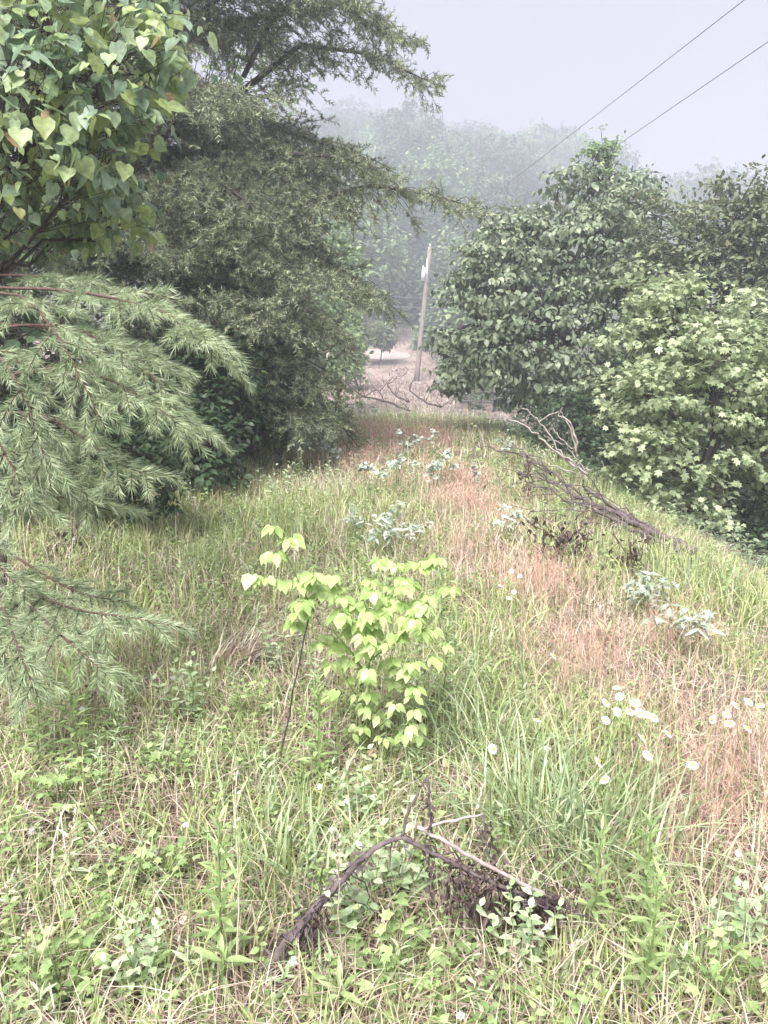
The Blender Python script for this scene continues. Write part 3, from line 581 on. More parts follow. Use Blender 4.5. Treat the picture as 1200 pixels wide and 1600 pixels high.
# ------------------------------------------------------------------ young pine, left
def young_pine():
    b = G(15, 985); root = empty('young_pine', b, 'young pine with long pale green needles filling the left edge', 'tree')
    top = P(-70, 380, b[1] - .2); tb = MB(); tp = wobbly(b - [0, 0, .05], top, 9, .04); tb.tube(tp, [.03, .022, .008], 8)
    tw = MB(); S = []; D = []; L = []
    def limb(pts, sec=13, sl=.30, rad=.008, tip=.5):
        P3 = np.array([P(*p) for p in pts]); k = 12; tt = np.linspace(0, 1, len(P3)); u = np.linspace(0, 1, k)
        lp = np.stack([np.interp(u, tt, P3[:, c]) for c in range(3)], -1); lp[1:-1] = (lp[:-2] + lp[1:-1] * 2 + lp[2:]) / 4
        tw.tube(lp, [rad, rad * .3], 5)
        seg = np.diff(lp, axis=0); ln = np.linalg.norm(seg, axis=1)
        for i in range(len(seg)):
            if i / len(seg) > tip: S.append(lp[i]); D.append(seg[i] / ln[i]); L.append(ln[i])
        tot = ln.sum()
        for s in range(sec):
            f = .22 + .74 * (s + .5 * rng.random()) / sec; j = min(int(f * (k - 1)), k - 2); q = lp[j] + seg[j] * (f * (k - 1) - j)
            dv = seg[j] / ln[j]; sg = 1 if s % 2 else -1
            sd_ = nrm(np.cross(dv, [0, 0, 1.])) * sg; l2 = sl * (1.1 - .6 * f) * (.7 + .6 * rng.random())
            dd = nrm(dv * .9 + sd_ * (.55 + .35 * rng.random()) + np.array([0, 0, rng.normal(0.0, .22)]))
            pt = [q]; 
            for m in range(5):
                pt.append(pt[-1] + dd * l2 / 5); dd = nrm(dd + [0, 0, -.10 - .05 * rng.random()])
            pt = np.array(pt); tw.tube(pt, [rad * .45, rad * .2], 4)
            for m in range(5): v = pt[m + 1] - pt[m]; l_ = np.linalg.norm(v); S.append(pt[m]); D.append(v / l_); L.append(l_)
            if l2 > .2:
                for sg2 in (1, -1, 1):
                    m = rng.integers(1, 4); d3 = nrm(nrm(pt[-1] - pt[0]) * .8 + nrm(np.cross(nrm(pt[-1] - pt[0]), [0, 0, 1.])) * sg2 * .7 + [0, 0, rng.normal(0, .15)]); l3 = l2 * (.35 + .2 * rng.random())
                    S.append(pt[m]); D.append(d3); L.append(l3 * .5); S.append(pt[m] + d3 * l3 * .5); D.append(nrm(d3 + [0, 0, -.15])); L.append(l3 * .5)
    yb = b[1]
    L_ = [([(-60, 450, yb - .1), (100, 450, 3.5), (200, 470, 3.3), (270, 490, 3.2), (325, 525, 3.15), (345, 562, 3.1)], 15, .30),
          ([(-60, 520, yb - .1), (90, 500, 3.5), (200, 550, 3.3), (270, 620, 3.2), (305, 675, 3.15)], 15, .32),
          ([(-40, 600, yb), (80, 570, 3.4), (170, 590, 3.2), (230, 625, 3.1), (290, 670, 3.0)], 14, .30),
          ([(-60, 470, yb), (30, 450, 3.6), (90, 520, 3.1), (130, 600, 3.0), (165, 670, 2.95)], 14, .30),
          ([(-30, 650, yb), (60, 640, 3.4), (140, 690, 3.2), (190, 730, 3.1), (245, 745, 3.0)], 14, .28),
          ([(-20, 720, yb), (40, 700, 3.3), (100, 740, 3.1), (150, 790, 3.0)], 12, .26),
          ([(-60, 560, yb), (-10, 540, 3.2), (30, 600, 3.0), (60, 680, 2.9), (80, 760, 2.85)], 13, .28),
          ([(-30, 780, yb), (30, 760, 3.3), (110, 780, 3.2), (180, 800, 3.1)], 11, .24),
          ([(-60, 430, yb + .3), (60, 430, 4.0), (160, 445, 3.9), (230, 480, 3.8)], 12, .3),
          ([(-60, 640, yb - .3), (-20, 660, 3.0), (20, 730, 2.9), (50, 800, 2.8)], 11, .26),
          ([(-50, 500, 4.2), (150, 520, 4.1), (230, 555, 4.0), (300, 585, 3.9)], 12, .3),
          ([(0, 900, yb), (60, 930, 3.2), (120, 955, 3.0), (190, 962, 2.9), (270, 978, 2.85)], 13, .26),
          ([(0, 880, yb), (30, 930, 3.2), (80, 980, 2.9), (150, 1040, 2.7), (175, 1060, 2.7)], 12, .24),
          ([(-20, 900, 3.6), (10, 960, 3.0), (30, 1020, 2.7), (60, 1090, 2.6)], 12, .22),
          ([(-60, 880, 3.6), (-30, 930, 3.0), (-10, 1000, 2.8), (20, 1080, 2.7)], 11, .24),
          ([(10, 860, yb), (70, 900, 3.5), (130, 930, 3.4), (200, 940, 3.3)], 11, .22),
          ([(0, 830, yb), (-30, 850, 3.4), (10, 900, 3.2), (50, 930, 3.1)], 10, .22)]
    for p_, s_, l_ in L_: limb(p_, s_, l_, tip=.35)
    tb.build('trunk', 'bark', root); tw.build('branches', 'twig', root)
    S_ = np.array(S); D_ = np.array(D); Ln = np.array(L); per = 32
    mb = MB(); needles(mb, S_, D_, Ln, per, .052, .0032, 0, .55, T_N1, t0=0)
    mb.build('needles', 'needle_near', root)
young_pine()

# ------------------------------------------------------------------ bright sapling
def stempts(pts): return np.array([P(*p) for p in pts])
def sapling():
    b = G(572, 1195); D0 = b[1]
    root = empty('sapling', b, 'bright lime green leafy sapling in the centre of the track', 'sapling')
    st = MB(); D = D0
    for pts, r in (([(572, 1198, D), (575, 1120, D), (577, 1040, D - .02), (574, 960, D - .03), (560, 900, D - .05)], .006), ([(577, 1060, D), (550, 1020, D - .05), (520, 985, D - .1), (500, 975, D - .1), (475, 925, D - .15), (448, 870, D - .2), (428, 826, D - .2)], .004),
                   ([(576, 1000, D), (600, 950, D), (625, 900, D + .05), (640, 872, D + .05)], .004), ([(575, 980, D), (540, 930, D + .1), (515, 900, D + .1)], .003), ([(576, 1030, D), (620, 1000, D - .1), (660, 985, D - .15)], .003),
                   ([(573, 1130, D), (610, 1080, D - .1), (650, 1040, D - .15)], .003), ([(573, 1110, D), (540, 1060, D - .1), (518, 1040, D - .12)], .003), ([(574, 1150, D), (620, 1110, D - .1), (655, 1100, D - .12)], .003)):
        p3 = stempts(pts); p3[0, 2] -= .01; st.tube(p3, [r, r * .4], 6)
    st.build('stem', 'greenstem', root)
    mb = MB()
    C = [(428, 826, -.2), (452, 845, -.2), (424, 868, -.2), (442, 912, -.18), (412, 908, -.2), (462, 962, -.15), (488, 900, -.15), (500, 930, -.1), (518, 905, .1), (532, 938, .05), (556, 945, 0), (592, 938, 0), (620, 885, .05), (655, 885, .05), (640, 918, .0), (668, 935, 0), (600, 965, -.05), (640, 968, -.1), (664, 990, -.15), (556, 985, -.05), (606, 1008, -.1), (648, 1040, -.15), (556, 1092, -.1), (640, 1078, -.12), (618, 1112, -.12), (655, 1135, -.12), (515, 1090, -.1), (550, 1150, -.05), (580, 1022, -.05), (520, 965, -.1), (575, 960, -.1), (625, 945, .0), (540, 960, .1), (655, 960, .05), (585, 990, .1), (525, 1010, 0), (478, 940, -.15), (610, 920, .1), (630, 1150, -.1), (600, 1130, .0), (570, 1060, -.1), (620, 1050, 0), (545, 1035, 0)]
    for px, py, dz in C + [(a + rng.normal(0, 16), b_ + rng.normal(0, 12), c_ + rng.normal(0, .05)) for a, b_, c_ in C[2:] + C[10:]]:
        c = P(px + rng.normal(0, 3), py - 8, D + dz)
        az = rng.random() * 6.28; k = 8 if py < 1000 else 5; s = .059 if py < 1060 else .052
        for j in range(k):
            a = az + (j - (k - 1) / 2) * .95
            ax = np.array([math.cos(a), math.sin(a), -.55 - .35 * rng.random()])
            n_ = np.array([math.cos(a) * .5, math.sin(a) * .5 - .25, 1.])
            mb.leaves(T_OV if rng.random() < .85 else T_HEART, (c + nrm(ax) * .012)[None], ax[None], n_[None] + rng.normal(0, .2, (1, 3)), s * (.65 + .5 * rng.random()), r=np.array([rng.random()]))
    mb.build('leaves', 'bright', root)
sapling()
mb = MB(); b = G(430, 1212); e = P(482, 968, b[1] - .05); mb.tube(wobbly(b - [0, 0, .02], e, 8, .015), [.0045, .003], 6)
tag(mb.build('dead_stalk', 'bark', origin=b), 'thin straight black stalk leaning left of the lime green sapling', 'stalk')

# ------------------------------------------------------------------ dead branches
def hanging(mb, a, b, n, L, s=.022, mi=0):
    a = np.array(a); b = np.array(b); t_ = rng.random(n)[:, None]; p = a + (b - a) * t_; p[:, 2] -= rng.random(n) ** 1.2 * L; p += rng.normal(0, .012, (n, 3))
    ax = np.array([0, 0, -1.]) + rng.normal(0, .5, (n, 3)); mb.leaves(T_LANCE, p, ax + rng.normal(0, .3, (n, 3)), rdir(n), np.stack([s * (1.2 + 2 * rng.random(n)), s * (.8 + 1.1 * rng.random(n)), s * rng.normal(0, 3, n)], -1), mi=mi)
def dead_front():
    g = G(420, 1545); D = g[1]
    root = empty('dead_branch', g, 'dark fallen dead branch with withered hanging leaves in the foreground', 'branch')
    A = [P(405, 1550, D), P(450, 1470, D + 0.042), P(520, 1390, D + 0.077), P(580, 1330, D + 0.098), P(628, 1308, D + 0.105)]
    mb = MB(); mb.tube(np.array(A), [.013, .011, .008, .005], 12, wob=.28, res=9, kink=.0018)
    B = [P(628, 1308, D + 0.105), P(680, 1335, D + 0.105), P(730, 1360, D + 0.105), P(800, 1392, D + 0.105), P(860, 1410, D + 0.112), P(960, 1445, D + 0.122)]
    mb.tube(np.array(B), [.007, .006, .005, .002], 7, wob=.4, res=6, kink=.002)
    C = [P(628, 1308, D + 0.105), P(640, 1262, D + 0.112), P(668, 1212, D + 0.122)]; mb.tube(np.array(C), [.0045, .003], 6, wob=.3, res=5, kink=.002)
    C2 = [P(668, 1212, D + 0.122), P(672, 1270, D + 0.115), P(670, 1340, D + 0.112), P(676, 1400, D + 0.105)]; mb.tube(np.array(C2), [.004, .002], 6, wob=.4, res=5, kink=.003)
    C3 = [P(755, 1275, D + 0.122), P(762, 1330, D + 0.115), P(790, 1380, D + 0.112)]; mb.tube(np.array(C3), [.003, .002], 5, wob=.4, res=5, kink=.003)
    # peeling bark and knots along the thick end, fine side twigs along the rest
    A_ = np.array(A); n = 260; u = rng.random(n) ** 1.3 * .75; q = np.stack([np.interp(u, np.linspace(0, 1, 5), A_[:, c]) for c in range(3)], -1) + rdir(n) * .014
    mb.leaves(T_QN, q, nrm(rdir(n) + (A_[0] - A_[-1]) * .8 + [0, 0, -.4]), rdir(n), np.stack([np.full(n, .02), .02 + .03 * rng.random(n), np.full(n, .02)], -1))
    for L_, m_ in ((A_, 14), (np.array(B), 34)):
        for k in range(m_):
            u = rng.random(); q = np.array([np.interp(u, np.linspace(0, 1, len(L_)), L_[:, c]) for c in range(3)]); e = q + nrm(rng.normal(0, 1, 3) + [.4, 0, -.25]) * (.04 + .10 * rng.random()); mb.tube(wobbly(q, e, 6, .25), [.0022, .0009], 4)
    mb.build('limb', 'deadwood', root)
    mb = MB(); mb.tube(np.array([P(652, 1292, D + 0.095), P(710, 1325, D + 0.095), P(780, 1362, D + 0.098), P(862, 1402, D + 0.105)]), [.005, .0055, .006], 7, wob=.25, res=5, kink=.0015)
    mb.tube(np.array([P(655, 1296, D + 0.095), P(700, 1283, D + 0.105), P(755, 1272, D + 0.119)]), [.0045, .003], 6, wob=.3, res=5, kink=.0015)
    mb.build('bare_fork', 'deadpale', root)
    lf = MB()
    hanging(lf, P(700, 1345, D + 0.105), P(880, 1405, D + 0.105), 520, .16); hanging(lf, P(755, 1400, D + 0.105), P(870, 1410, D + 0.105), 420, .15)
    hanging(lf, P(668, 1215, D + 0.122), P(676, 1400, D + 0.105), 90, .03, .016); hanging(lf, P(755, 1275, D + 0.122), P(790, 1380, D + 0.112), 60, .05, .018)
    hanging(lf, P(430, 1490, D + 0.035), P(500, 1405, D + 0.070), 160, .10, .02); hanging(lf, P(410, 1550, D), P(440, 1500, D + 0.035), 130, .08, .022)
    # dangling strings
    for px in (545, 700, 730, 745, 812, 850, 900, 965):
        a = P(px, 1370 if px > 600 else 1350, D + 0.105); lf.tube(wobbly(a, a - [rng.normal(0, .02), 0, .1 + .06 * rng.random()], 6, .2), [.002, .001], 4)
    lf.build('withered_leaves', 'deadleaf', root)
dead_front()
def poly(mb, pts, r, mi=0, s=6): mb.tube(np.array([P(*p) for p in pts]), r, s, mi=mi, wob=.35, res=5, kink=.012)
b = G(1020, 838); root = empty('fallen_tree', b, 'bare dead fallen tree with fanned branches against the right hand trees', 'dead tree')
mb = MB()
for p, r in (([(1085, 862, 9), (1030, 838, 9.3), (960, 800, 9.8), (900, 775, 10.2), (870, 745, 10.6), (830, 715, 11), (795, 690, 11.4)], [0.0330, 0.0275, 0.0165, 0.0044]), ([(1070, 850, 9), (1025, 830, 9.2), (950, 785, 9.6), (915, 765, 10)], [0.0275, 0.0165]), ([(1060, 860, 9), (985, 825, 9.4), (930, 795, 9.7), (880, 782, 10)], [0.0193, 0.0110]),
             ([(915, 765, 10), (905, 730, 10), (900, 700, 10), (890, 670, 10)], [0.0110, 0.0044]), ([(890, 772, 10), (840, 745, 10.2), (800, 735, 10.3)], [0.0099, 0.0033]), ([(870, 755, 10.4), (840, 735, 10.5), (815, 705, 10.6)], [0.0099, 0.0033]), ([(950, 800, 9.8), (920, 800, 9.8), (905, 780, 9.9)], [0.0110, 0.0044])):
    poly(mb, [(a_, b_, G(a_, b_ + 30)[1]) for a_, b_, c_ in p], r)
for k in range(24):
    u = rng.random(); a_ = np.interp(u, [0, .35, .6, 1], [1020, 940, 880, 810]); b_ = np.interp(u, [0, .35, .6, 1], [832, 795, 762, 712]) + rng.normal(0, 6); q = P(a_, b_, G(a_, b_ + 24)[1])
    mb.tube(wobbly(q, q + nrm([-.9, rng.normal(0, .4), .35 + rng.normal(0, .35)]) * (.4 + .8 * rng.random()), 7, .2), [.009, .003], 4)
mb.build('trunk', 'deadwood', root)
mb = MB()
for p, r in (([(920, 742, 10), (880, 715, 10.3), (850, 690, 10.5), (820, 665, 10.8), (783, 648, 11)], [0.0185, 0.0078]), ([(900, 725, 10), (870, 700, 10.2), (845, 660, 10.3), (815, 638, 10.4)], [0.0139, 0.0056]), ([(902, 715, 10), (898, 680, 10), (885, 655, 10), (862, 645, 10), (842, 662, 10)], [0.0139, 0.0056]),
             ([(900, 710, 10), (892, 670, 10), (878, 650, 10), (878, 636, 10)], [0.0126, 0.0044]), ([(905, 720, 10), (880, 690, 10), (865, 670, 10)], [0.0105, 0.0044]), ([(900, 740, 10), (860, 725, 10.2), (825, 712, 10.4)], [0.0115, 0.0044]), ([(925, 735, 10), (905, 728, 10), (885, 715, 10)], [0.0105, 0.0056]), ([(950, 750, 9.9), (945, 735, 9.9), (940, 720, 9.9)], [0.0069, 0.0034]), ([(898, 700, 10), (870, 690, 10), (850, 680, 10)], [0.0069, 0.0034])):
    poly(mb, [(a_, b_, min(c_, 9.3)) for a_, b_, c_ in p], r)
mb.build('bleached_branches', 'deadpale', root)
def stick(name, pts, r, mat, lab, cat='branch', group=None):
    mb = MB(); poly(mb, pts, r); b = P(*pts[0]); return tag(mb.build(name, mat, origin=b), lab, cat, group)
stick('dead_stick', [(1122, 890, 8.0), (1140, 855, 8.1), (1150, 838, 8.1)], [.014, .01], 'deadpale', 'pale bare stick standing slanted in the hollow at the right')
stick('dead_log', [(1035, 852, 9.0), (1080, 855, 9.1), (1125, 858, 9.2)], [.03, .02], 'deadpale', 'short pale log lying under the maple', 'log')
stick('dead_log', [(1060, 862, 8.8), (1095, 868, 8.6), (1120, 890, 8.3)], [.025, .02], 'deadpale', 'bent grey log lying in front of the short pale log', 'log')
stick('dead_stalk', [(808, 838, 7.9), (810, 800, 7.9)], [.025, .012], 'deadwood', 'grey broken stub standing below the brown dock stalk', 'stalk')
# fallen branches on the far bank
for i, (pts, r, lab) in enumerate([([(545, 602, 30), (570, 620, 29.5), (600, 626, 29), (640, 642, 28)], [.03, .04], 'long dark fallen branch on the bank beyond the crest'), ([(605, 600, 33), (618, 618, 32.5), (640, 628, 32)], [.03, .035], 'short dark snag between the long branch and the pole'), ([(640, 610, 33), (665, 628, 32), (690, 636, 31)], [.035, .045], 'dark log on the bank below the utility pole')]):
    mb = MB(); poly(mb, pts, r)
    for k in range(6):
        p = P(*pts[k % len(pts)]); q = p + [rng.normal(0, .8), rng.normal(0, .3), .3 + .5 * rng.random()]; mb.tube(wobbly(p, q, 5, .2), [.018, .006], 5)
    tag(mb.build('fallen_branch', 'bark', origin=P(*pts[0])), lab, 'branch', 'fallen branches beyond the crest')
# dead bushes
def bush(name, px, py, h, wd, n, lab, mat, cat='dead bush', leaf=None):
    b = G(px, py); root = empty(name, b, lab, cat); st = MB(); lf = MB()
    for k in range(n):
        a = rng.random() * 6.28; e = b + [math.cos(a) * wd * rng.random(), math.sin(a) * wd * rng.random(), h * (.5 + .5 * rng.random())]
        q = b + [rng.normal(0, .04), rng.normal(0, .04), -.02]; wp = wobbly(q, e, 6, .2); st.tube(wp, [.006, .003], 4)
        m = 9; j = rng.integers(2, 6, m); pp = wp[j] + rng.normal(0, .035, (m, 3)); lf.leaves(T_OV, pp, np.array([0, 0, -1.]) + rng.normal(0, .6, (m, 3)), rdir(m), .05 * (.6 + .6 * rng.random(m)), mi=0)
    st.build('stems', 'twig', root); lf.build('leaves', mat, root)
    return root
bush('dead_bush', 868, 888, .50, .28, 16, 'brown withered bush with some green at its base, right of the track', 'deadleaf')
bush('dead_bush', 905, 890, .35, .15, 6, 'small dark withered bush beside the brown one', 'deadleaf')
bush('dead_bush', 985, 905, .35, .25, 8, 'sparse dry drooping bush right of the brown withered bush', 'deadleaf')
bush('green_sprout', 875, 890, .22, .14, 7, 'fresh green leaves growing at the foot of the brown withered bush', 'weed', 'sprout')
bush('dock_plant', 822, 790, .55, .05, 6, 'brown seeded dock stalk standing by the fallen tree', 'deadleaf', 'dead plant')
bush('dead_bush', 120, 870, .3, .2, 7, 'small brown bush behind the young pine trunk', 'deadleaf')
b = G(372, 1050); mb = MB(); n = 130; mb.blades(base3(b[0] + rng.normal(0, .06, n), b[1] + rng.normal(0, .06, n)), .15 + .25 * rng.random(n), rng.normal(.3, .6, n), np.abs(rng.normal(.9, .3, n)), .006 + .004 * rng.random(n), 5)
tag(mb.build('dead_grass_tussock', 'dry', origin=b), 'leaning bundle of dead tan stems between young pine and sapling', 'dead grass')

# ------------------------------------------------------------------ silver leaved plants
def silver(px, py, h, wd, n, lab, Yd=None):
    b = G(px, py); root = empty('silver_leaved_plant', b, lab, 'plant', 'pale silvery plants on the slope'); st = MB(); lf = MB(); D = b[1]
    for k in range(n):
        a = rng.random() * 6.28; rr = wd * math.sqrt(rng.random()); e = b + [math.cos(a) * rr, math.sin(a) * rr, h * (.55 + .45 * rng.random())]
        st.tube(wobbly(b + [math.cos(a) * rr * .5, math.sin(a) * rr * .5, -.02], e, 5, .1), [.004, .002], 4)
        m = 9; aa = rng.random(m) * 6.28; ax = np.stack([np.cos(aa), np.sin(aa), -.3 + rng.normal(0, .3, m)], -1)
        lf.leaves(T_LANCE if D < 8 else T_QN, np.tile(e, (m, 1)) + rng.normal(0, .02, (m, 3)), ax, np.array([0, -.3, 1.]) + rng.normal(0, .25, (m, 3)), np.stack([np.full(m, .11 if D < 8 else .15), .04 + .05 * rng.random(m), np.full(m, .06)], -1))
    st.build('stems', 'greenstem', root); lf.build('leaves', 'silver', root)
for a in ((1020, 985, .32, .16, 13, 'pale silvery plant on the right slope above its twin'), (1062, 1035, .28, .15, 12, 'pale silvery plant on the right slope below its twin'), (625, 875, .36, .32, 13, 'broad silvery plant just above the lime green sapling'), (585, 860, .4, .25, 10, 'silvery plant left of the broad silvery one'), (685, 775, .5, .3, 13, 'silvery plant in the middle of the track'), (655, 725, .5, .3, 9, 'silvery plant near the crest of the track'), (605, 780, .5, .3, 10, 'silvery plant with a dark foot left of the track middle'),
          (503, 730, .4, .45, 14, 'silvery plant by the tip of the pine limbs'), (790, 855, .32, .14, 8, 'small bright silvery plant left of the brown withered bush'), (780, 720, .4, .25, 5, 'small silvery plant below the crest on the right'), (560, 668, .5, .5, 12, 'silvery plant on the crest left of the track'), (745, 765, .3, .15, 4, 'tiny silvery plant right of the track middle')):
    silver(*a)

# ------------------------------------------------------------------ daisies and clover heads
def daisy(px, py, s, h, lab, grp='white daisies in the grass', face=None, base=None):
    # flower head at pixel, stem to the ground below
    d = ray(px, py); t_ = .5
    while True:
        p = _c + d * t_
        if p[2] < gz(p[0], p[1]) + h: break
        t_ += .01
    lean = rng.normal(0, .12, 2) * h; b = gp(p[0] + lean[0], p[1] + lean[1])
    root = empty('daisy', b, lab, 'flower', grp)
    st = MB(); wp = wobbly(b - [0, 0, .02], p, 6, .04); st.tube(wp, [.0018, .0013], 5); st.build('stem', 'greenstem', root)
    n = 13; a = np.arange(n) / n * 6.283; nr = nrm(np.array([rng.normal(0, .6), -.35 + rng.normal(0, .5), 1.]))
    u = nrm(np.cross(nr, [1., 0, 0])); v = np.cross(nr, u); ax = np.cos(a)[:, None] * u + np.sin(a)[:, None] * v
    pt = MB(); pt.leaves(T_QN, p + ax * s * .12, ax - nr * .12, np.tile(nr, (n, 1)), np.stack([np.full(n, s * .55), np.full(n, s * .42), np.full(n, s * .3)], -1)); pt.build('petals', 'petal', root)
    c = MB(); k = 8; th = np.arange(k) / k * 6.283; r0 = s * .15
    ring = p + nr * .002 + r0 * (np.cos(th)[:, None] * u + np.sin(th)[:, None] * v); vv = np.concatenate([ring, ring * 0 + p + nr * .006 + (ring - p) * .5, [p + nr * .008]])
    f = [(i, (i + 1) % k, k + (i + 1) % k) for i in range(k)] + [(i, k + (i + 1) % k, k + i) for i in range(k)] + [(k + i, k + (i + 1) % k, 2 * k) for i in range(k)]
    c.add(vv, f); c.build('centre', 'yolk', root)
DA = [(865, 1025, 'lone daisy in the orange grass above the daisy cluster'), (963, 1074, 'highest daisy of the cluster on the right'), (968, 1088, 'small daisy just under the highest one'), (947, 1098, 'left daisy in the upper part of the cluster'), (947, 1125, 'lowest left daisy of the cluster with a clear yellow eye'), (993, 1098, 'largest daisy of the cluster'), (985, 1112, 'daisy touching the largest one from below'), (1000, 1114, 'daisy at the middle of the cluster'), (1010, 1116, 'daisy right of the cluster middle'), (1022, 1121, 'rightmost daisy of the cluster row'), (965, 1112, 'small daisy between the left and middle daisies'), (1045, 1147, 'daisy below and right of the cluster'), (1003, 1152, 'small daisy below the cluster middle'), (840, 1125, 'tiny daisy left of the cluster'), (1113, 1124, 'daisy seen edge on near the right frame edge'), (1140, 1130, 'wide open daisy near the right frame edge'), (1150, 1102, 'upper daisy near the right frame edge'), (1136, 1116, 'half open daisy above the wide open one'), (1168, 1138, 'big daisy at the right edge of the picture'), (1188, 1102, 'daisy at the very right edge'), (1170, 1096, 'small daisy high at the right edge'), (1012, 1180, 'drooping daisy below the cluster'), (935, 1190, 'low daisy left under the cluster'), (945, 1218, 'lowest daisy under the cluster'), (1082, 1195, 'daisy low between the cluster and the right edge'), (770, 1170, 'tiny daisy right of the lime green sapling')]
for px, py, lab in DA: daisy(px, py, .031 + .009 * rng.random(), .34 + .08 * rng.random(), lab)
for px, py, lab in [(770, 900, 'leftmost'), (790, 905, 'middle'), (800, 892, 'topmost'), (782, 915, 'lower left'), (803, 912, 'central right'), (803, 925, 'lower right'), (795, 934, 'lowest'), (812, 900, 'rightmost')]:
    daisy(px, py, .03, .35, lab + ' tiny white daisy in the tuft halfway up the right of the track', 'tiny daisies halfway up the track')
def clover(px, py, h, lab):
    d = ray(px, py); t_ = .5
    while True:
        p = _c + d * t_
        if p[2] < gz(p[0], p[1]) + h: break
        t_ += .01
    b = gp(p[0] + rng.normal(0, .02), p[1] + rng.normal(0, .02)); root = empty('clover_flower', b, lab, 'flower', 'white clover flowers low in the grass')
    st = MB(); st.tube(wobbly(b - [0, 0, .01], p, 5, .05), [.0015, .001], 5); st.build('stem', 'greenstem', root)
    hd = MB(); n = 46; dr = rdir(n); dr[:, 2] = dr[:, 2] * .8 + .25; hd.leaves(T_OV, p + dr * .003, dr, rdir(n), .009 * (.8 + .4 * rng.random(n))); hd.build('head', 'petal', root)
for px, py, h, lab in [(290, 1290, .16, 'white clover flower facing up in the lower left grass'), (242, 1333, .1, 'white flower above the low pair at lower left'), (206, 1361, .08, 'lowest white flower of the lower left grass'), (492, 1115, .2, 'white flower left of the sapling stem'), (540, 1254, .14, 'fluffy white flower under the sapling'), (500, 1230, .13, 'white flower left of the fluffy one'), (520, 1298, .12, 'elongated white flower below the sapling'), (452, 1294, .1, 'small white flower left of the elongated one'), (130, 1034, .3, 'tall white flower before the young pine'), (142, 1028, .3, 'second white flower before the young pine'), (128, 1108, .2, 'white flower among weeds below the young pine'), (855, 1170, .25, 'white flower left of the lower daisies'), (720, 1588, .1, 'white flower at the bottom edge under the dead branch'), (458, 1502, .12, 'white flower by the foot of the dead branch'), (50, 1300, .1, 'small white flower at the left edge'), (115, 843, .3, 'white flower far behind the young pine'), (270, 1060, .15, 'tiny white flower on the left half way down')]:
    clover(px, py, h, lab)

# ------------------------------------------------------------------ individual weeds in the foreground
def weed_proto(kind):
    root = empty('weed', (0, 0, 0), '', '', None); st = MB(); lf = MB()
    if kind == 0:      # tall leafy stem, many narrow leaves
        wp = wobbly((0, 0, -.02), (.02, .01, .42), 7, .03); st.tube(wp, [.004, .002], 5); n = 44; tt = np.linspace(.1, 1, n); a = np.arange(n) * 2.4
        p = np.stack([np.interp(tt, np.linspace(0, 1, 7), wp[:, c]) for c in range(3)], -1); lf.leaves(T_LANCE, p, np.stack([np.cos(a), np.sin(a), .25 + .9 * tt ** 3], -1), np.tile([0, 0, 1.], (n, 1)), .085 * (1.15 - .6 * tt)); m = 'weed'
    elif kind == 1:    # few long broad strap leaves
        wp = wobbly((0, 0, -.02), (0, .01, .10), 4, .05); st.tube(wp, [.004, .003], 5); n = 11; a = np.arange(n) * 2.4
        lf.leaves(T_LANCE, np.tile(wp[-1], (n, 1)) - np.array([0, 0, 1]) * np.linspace(.05, 0, n)[:, None], np.stack([np.cos(a), np.sin(a), np.linspace(.2, 1.2, n)], -1) + rng.normal(0, .15, (n, 3)), np.array([0, 0, 1.]) + rng.normal(0, .3, (n, 3)), np.stack([np.full(n, .08), .07 + .05 * rng.random(n), np.full(n, .14)], -1)); m = 'weed'
    elif kind == 2:    # low lobed clump
        n = 34; a = rng.random(n) * 6.28; r = .02 + .07 * rng.random(n); tip = np.stack([np.cos(a) * r, np.sin(a) * r, .05 + .09 * rng.random(n)], -1); st.prisms(np.zeros((n, 3)), tip, .0015, .001)
        lf.leaves(T_LOBE, tip, np.stack([np.cos(a), np.sin(a), rng.normal(0, .2, n)], -1), np.array([0, 0, 1.]) + rng.normal(0, .25, (n, 3)), .032 * (.6 + .7 * rng.random(n))); m = 'weed'
    else:              # bushy opposite leaved
        for k in range(5):
            e = np.array([rng.normal(0, .05), rng.normal(0, .05), .2 + .1 * rng.random()]); st.tube(wobbly((0, 0, -.01), e, 4, .06), [.0025, .0015], 4)
            n = 12; tt = np.repeat(np.linspace(.3, 1, n // 2), 2); a = np.tile([0, math.pi], n // 2) + np.repeat(np.arange(n // 2) * 1.57, 2)
            lf.leaves(T_OV, e * tt[:, None], np.stack([np.cos(a), np.sin(a), .2 + .3 * tt], -1), np.array([0, 0, 1.]) + rng.normal(0, .15, (n, 3)), .055 * (1.1 - .5 * tt))
        m = 'weed_pale'
    st.build('stem', 'greenstem', root); lf.build('leaves', m, root); return root
protos = [weed_proto(i) for i in range(4)]; used = [False] * 4
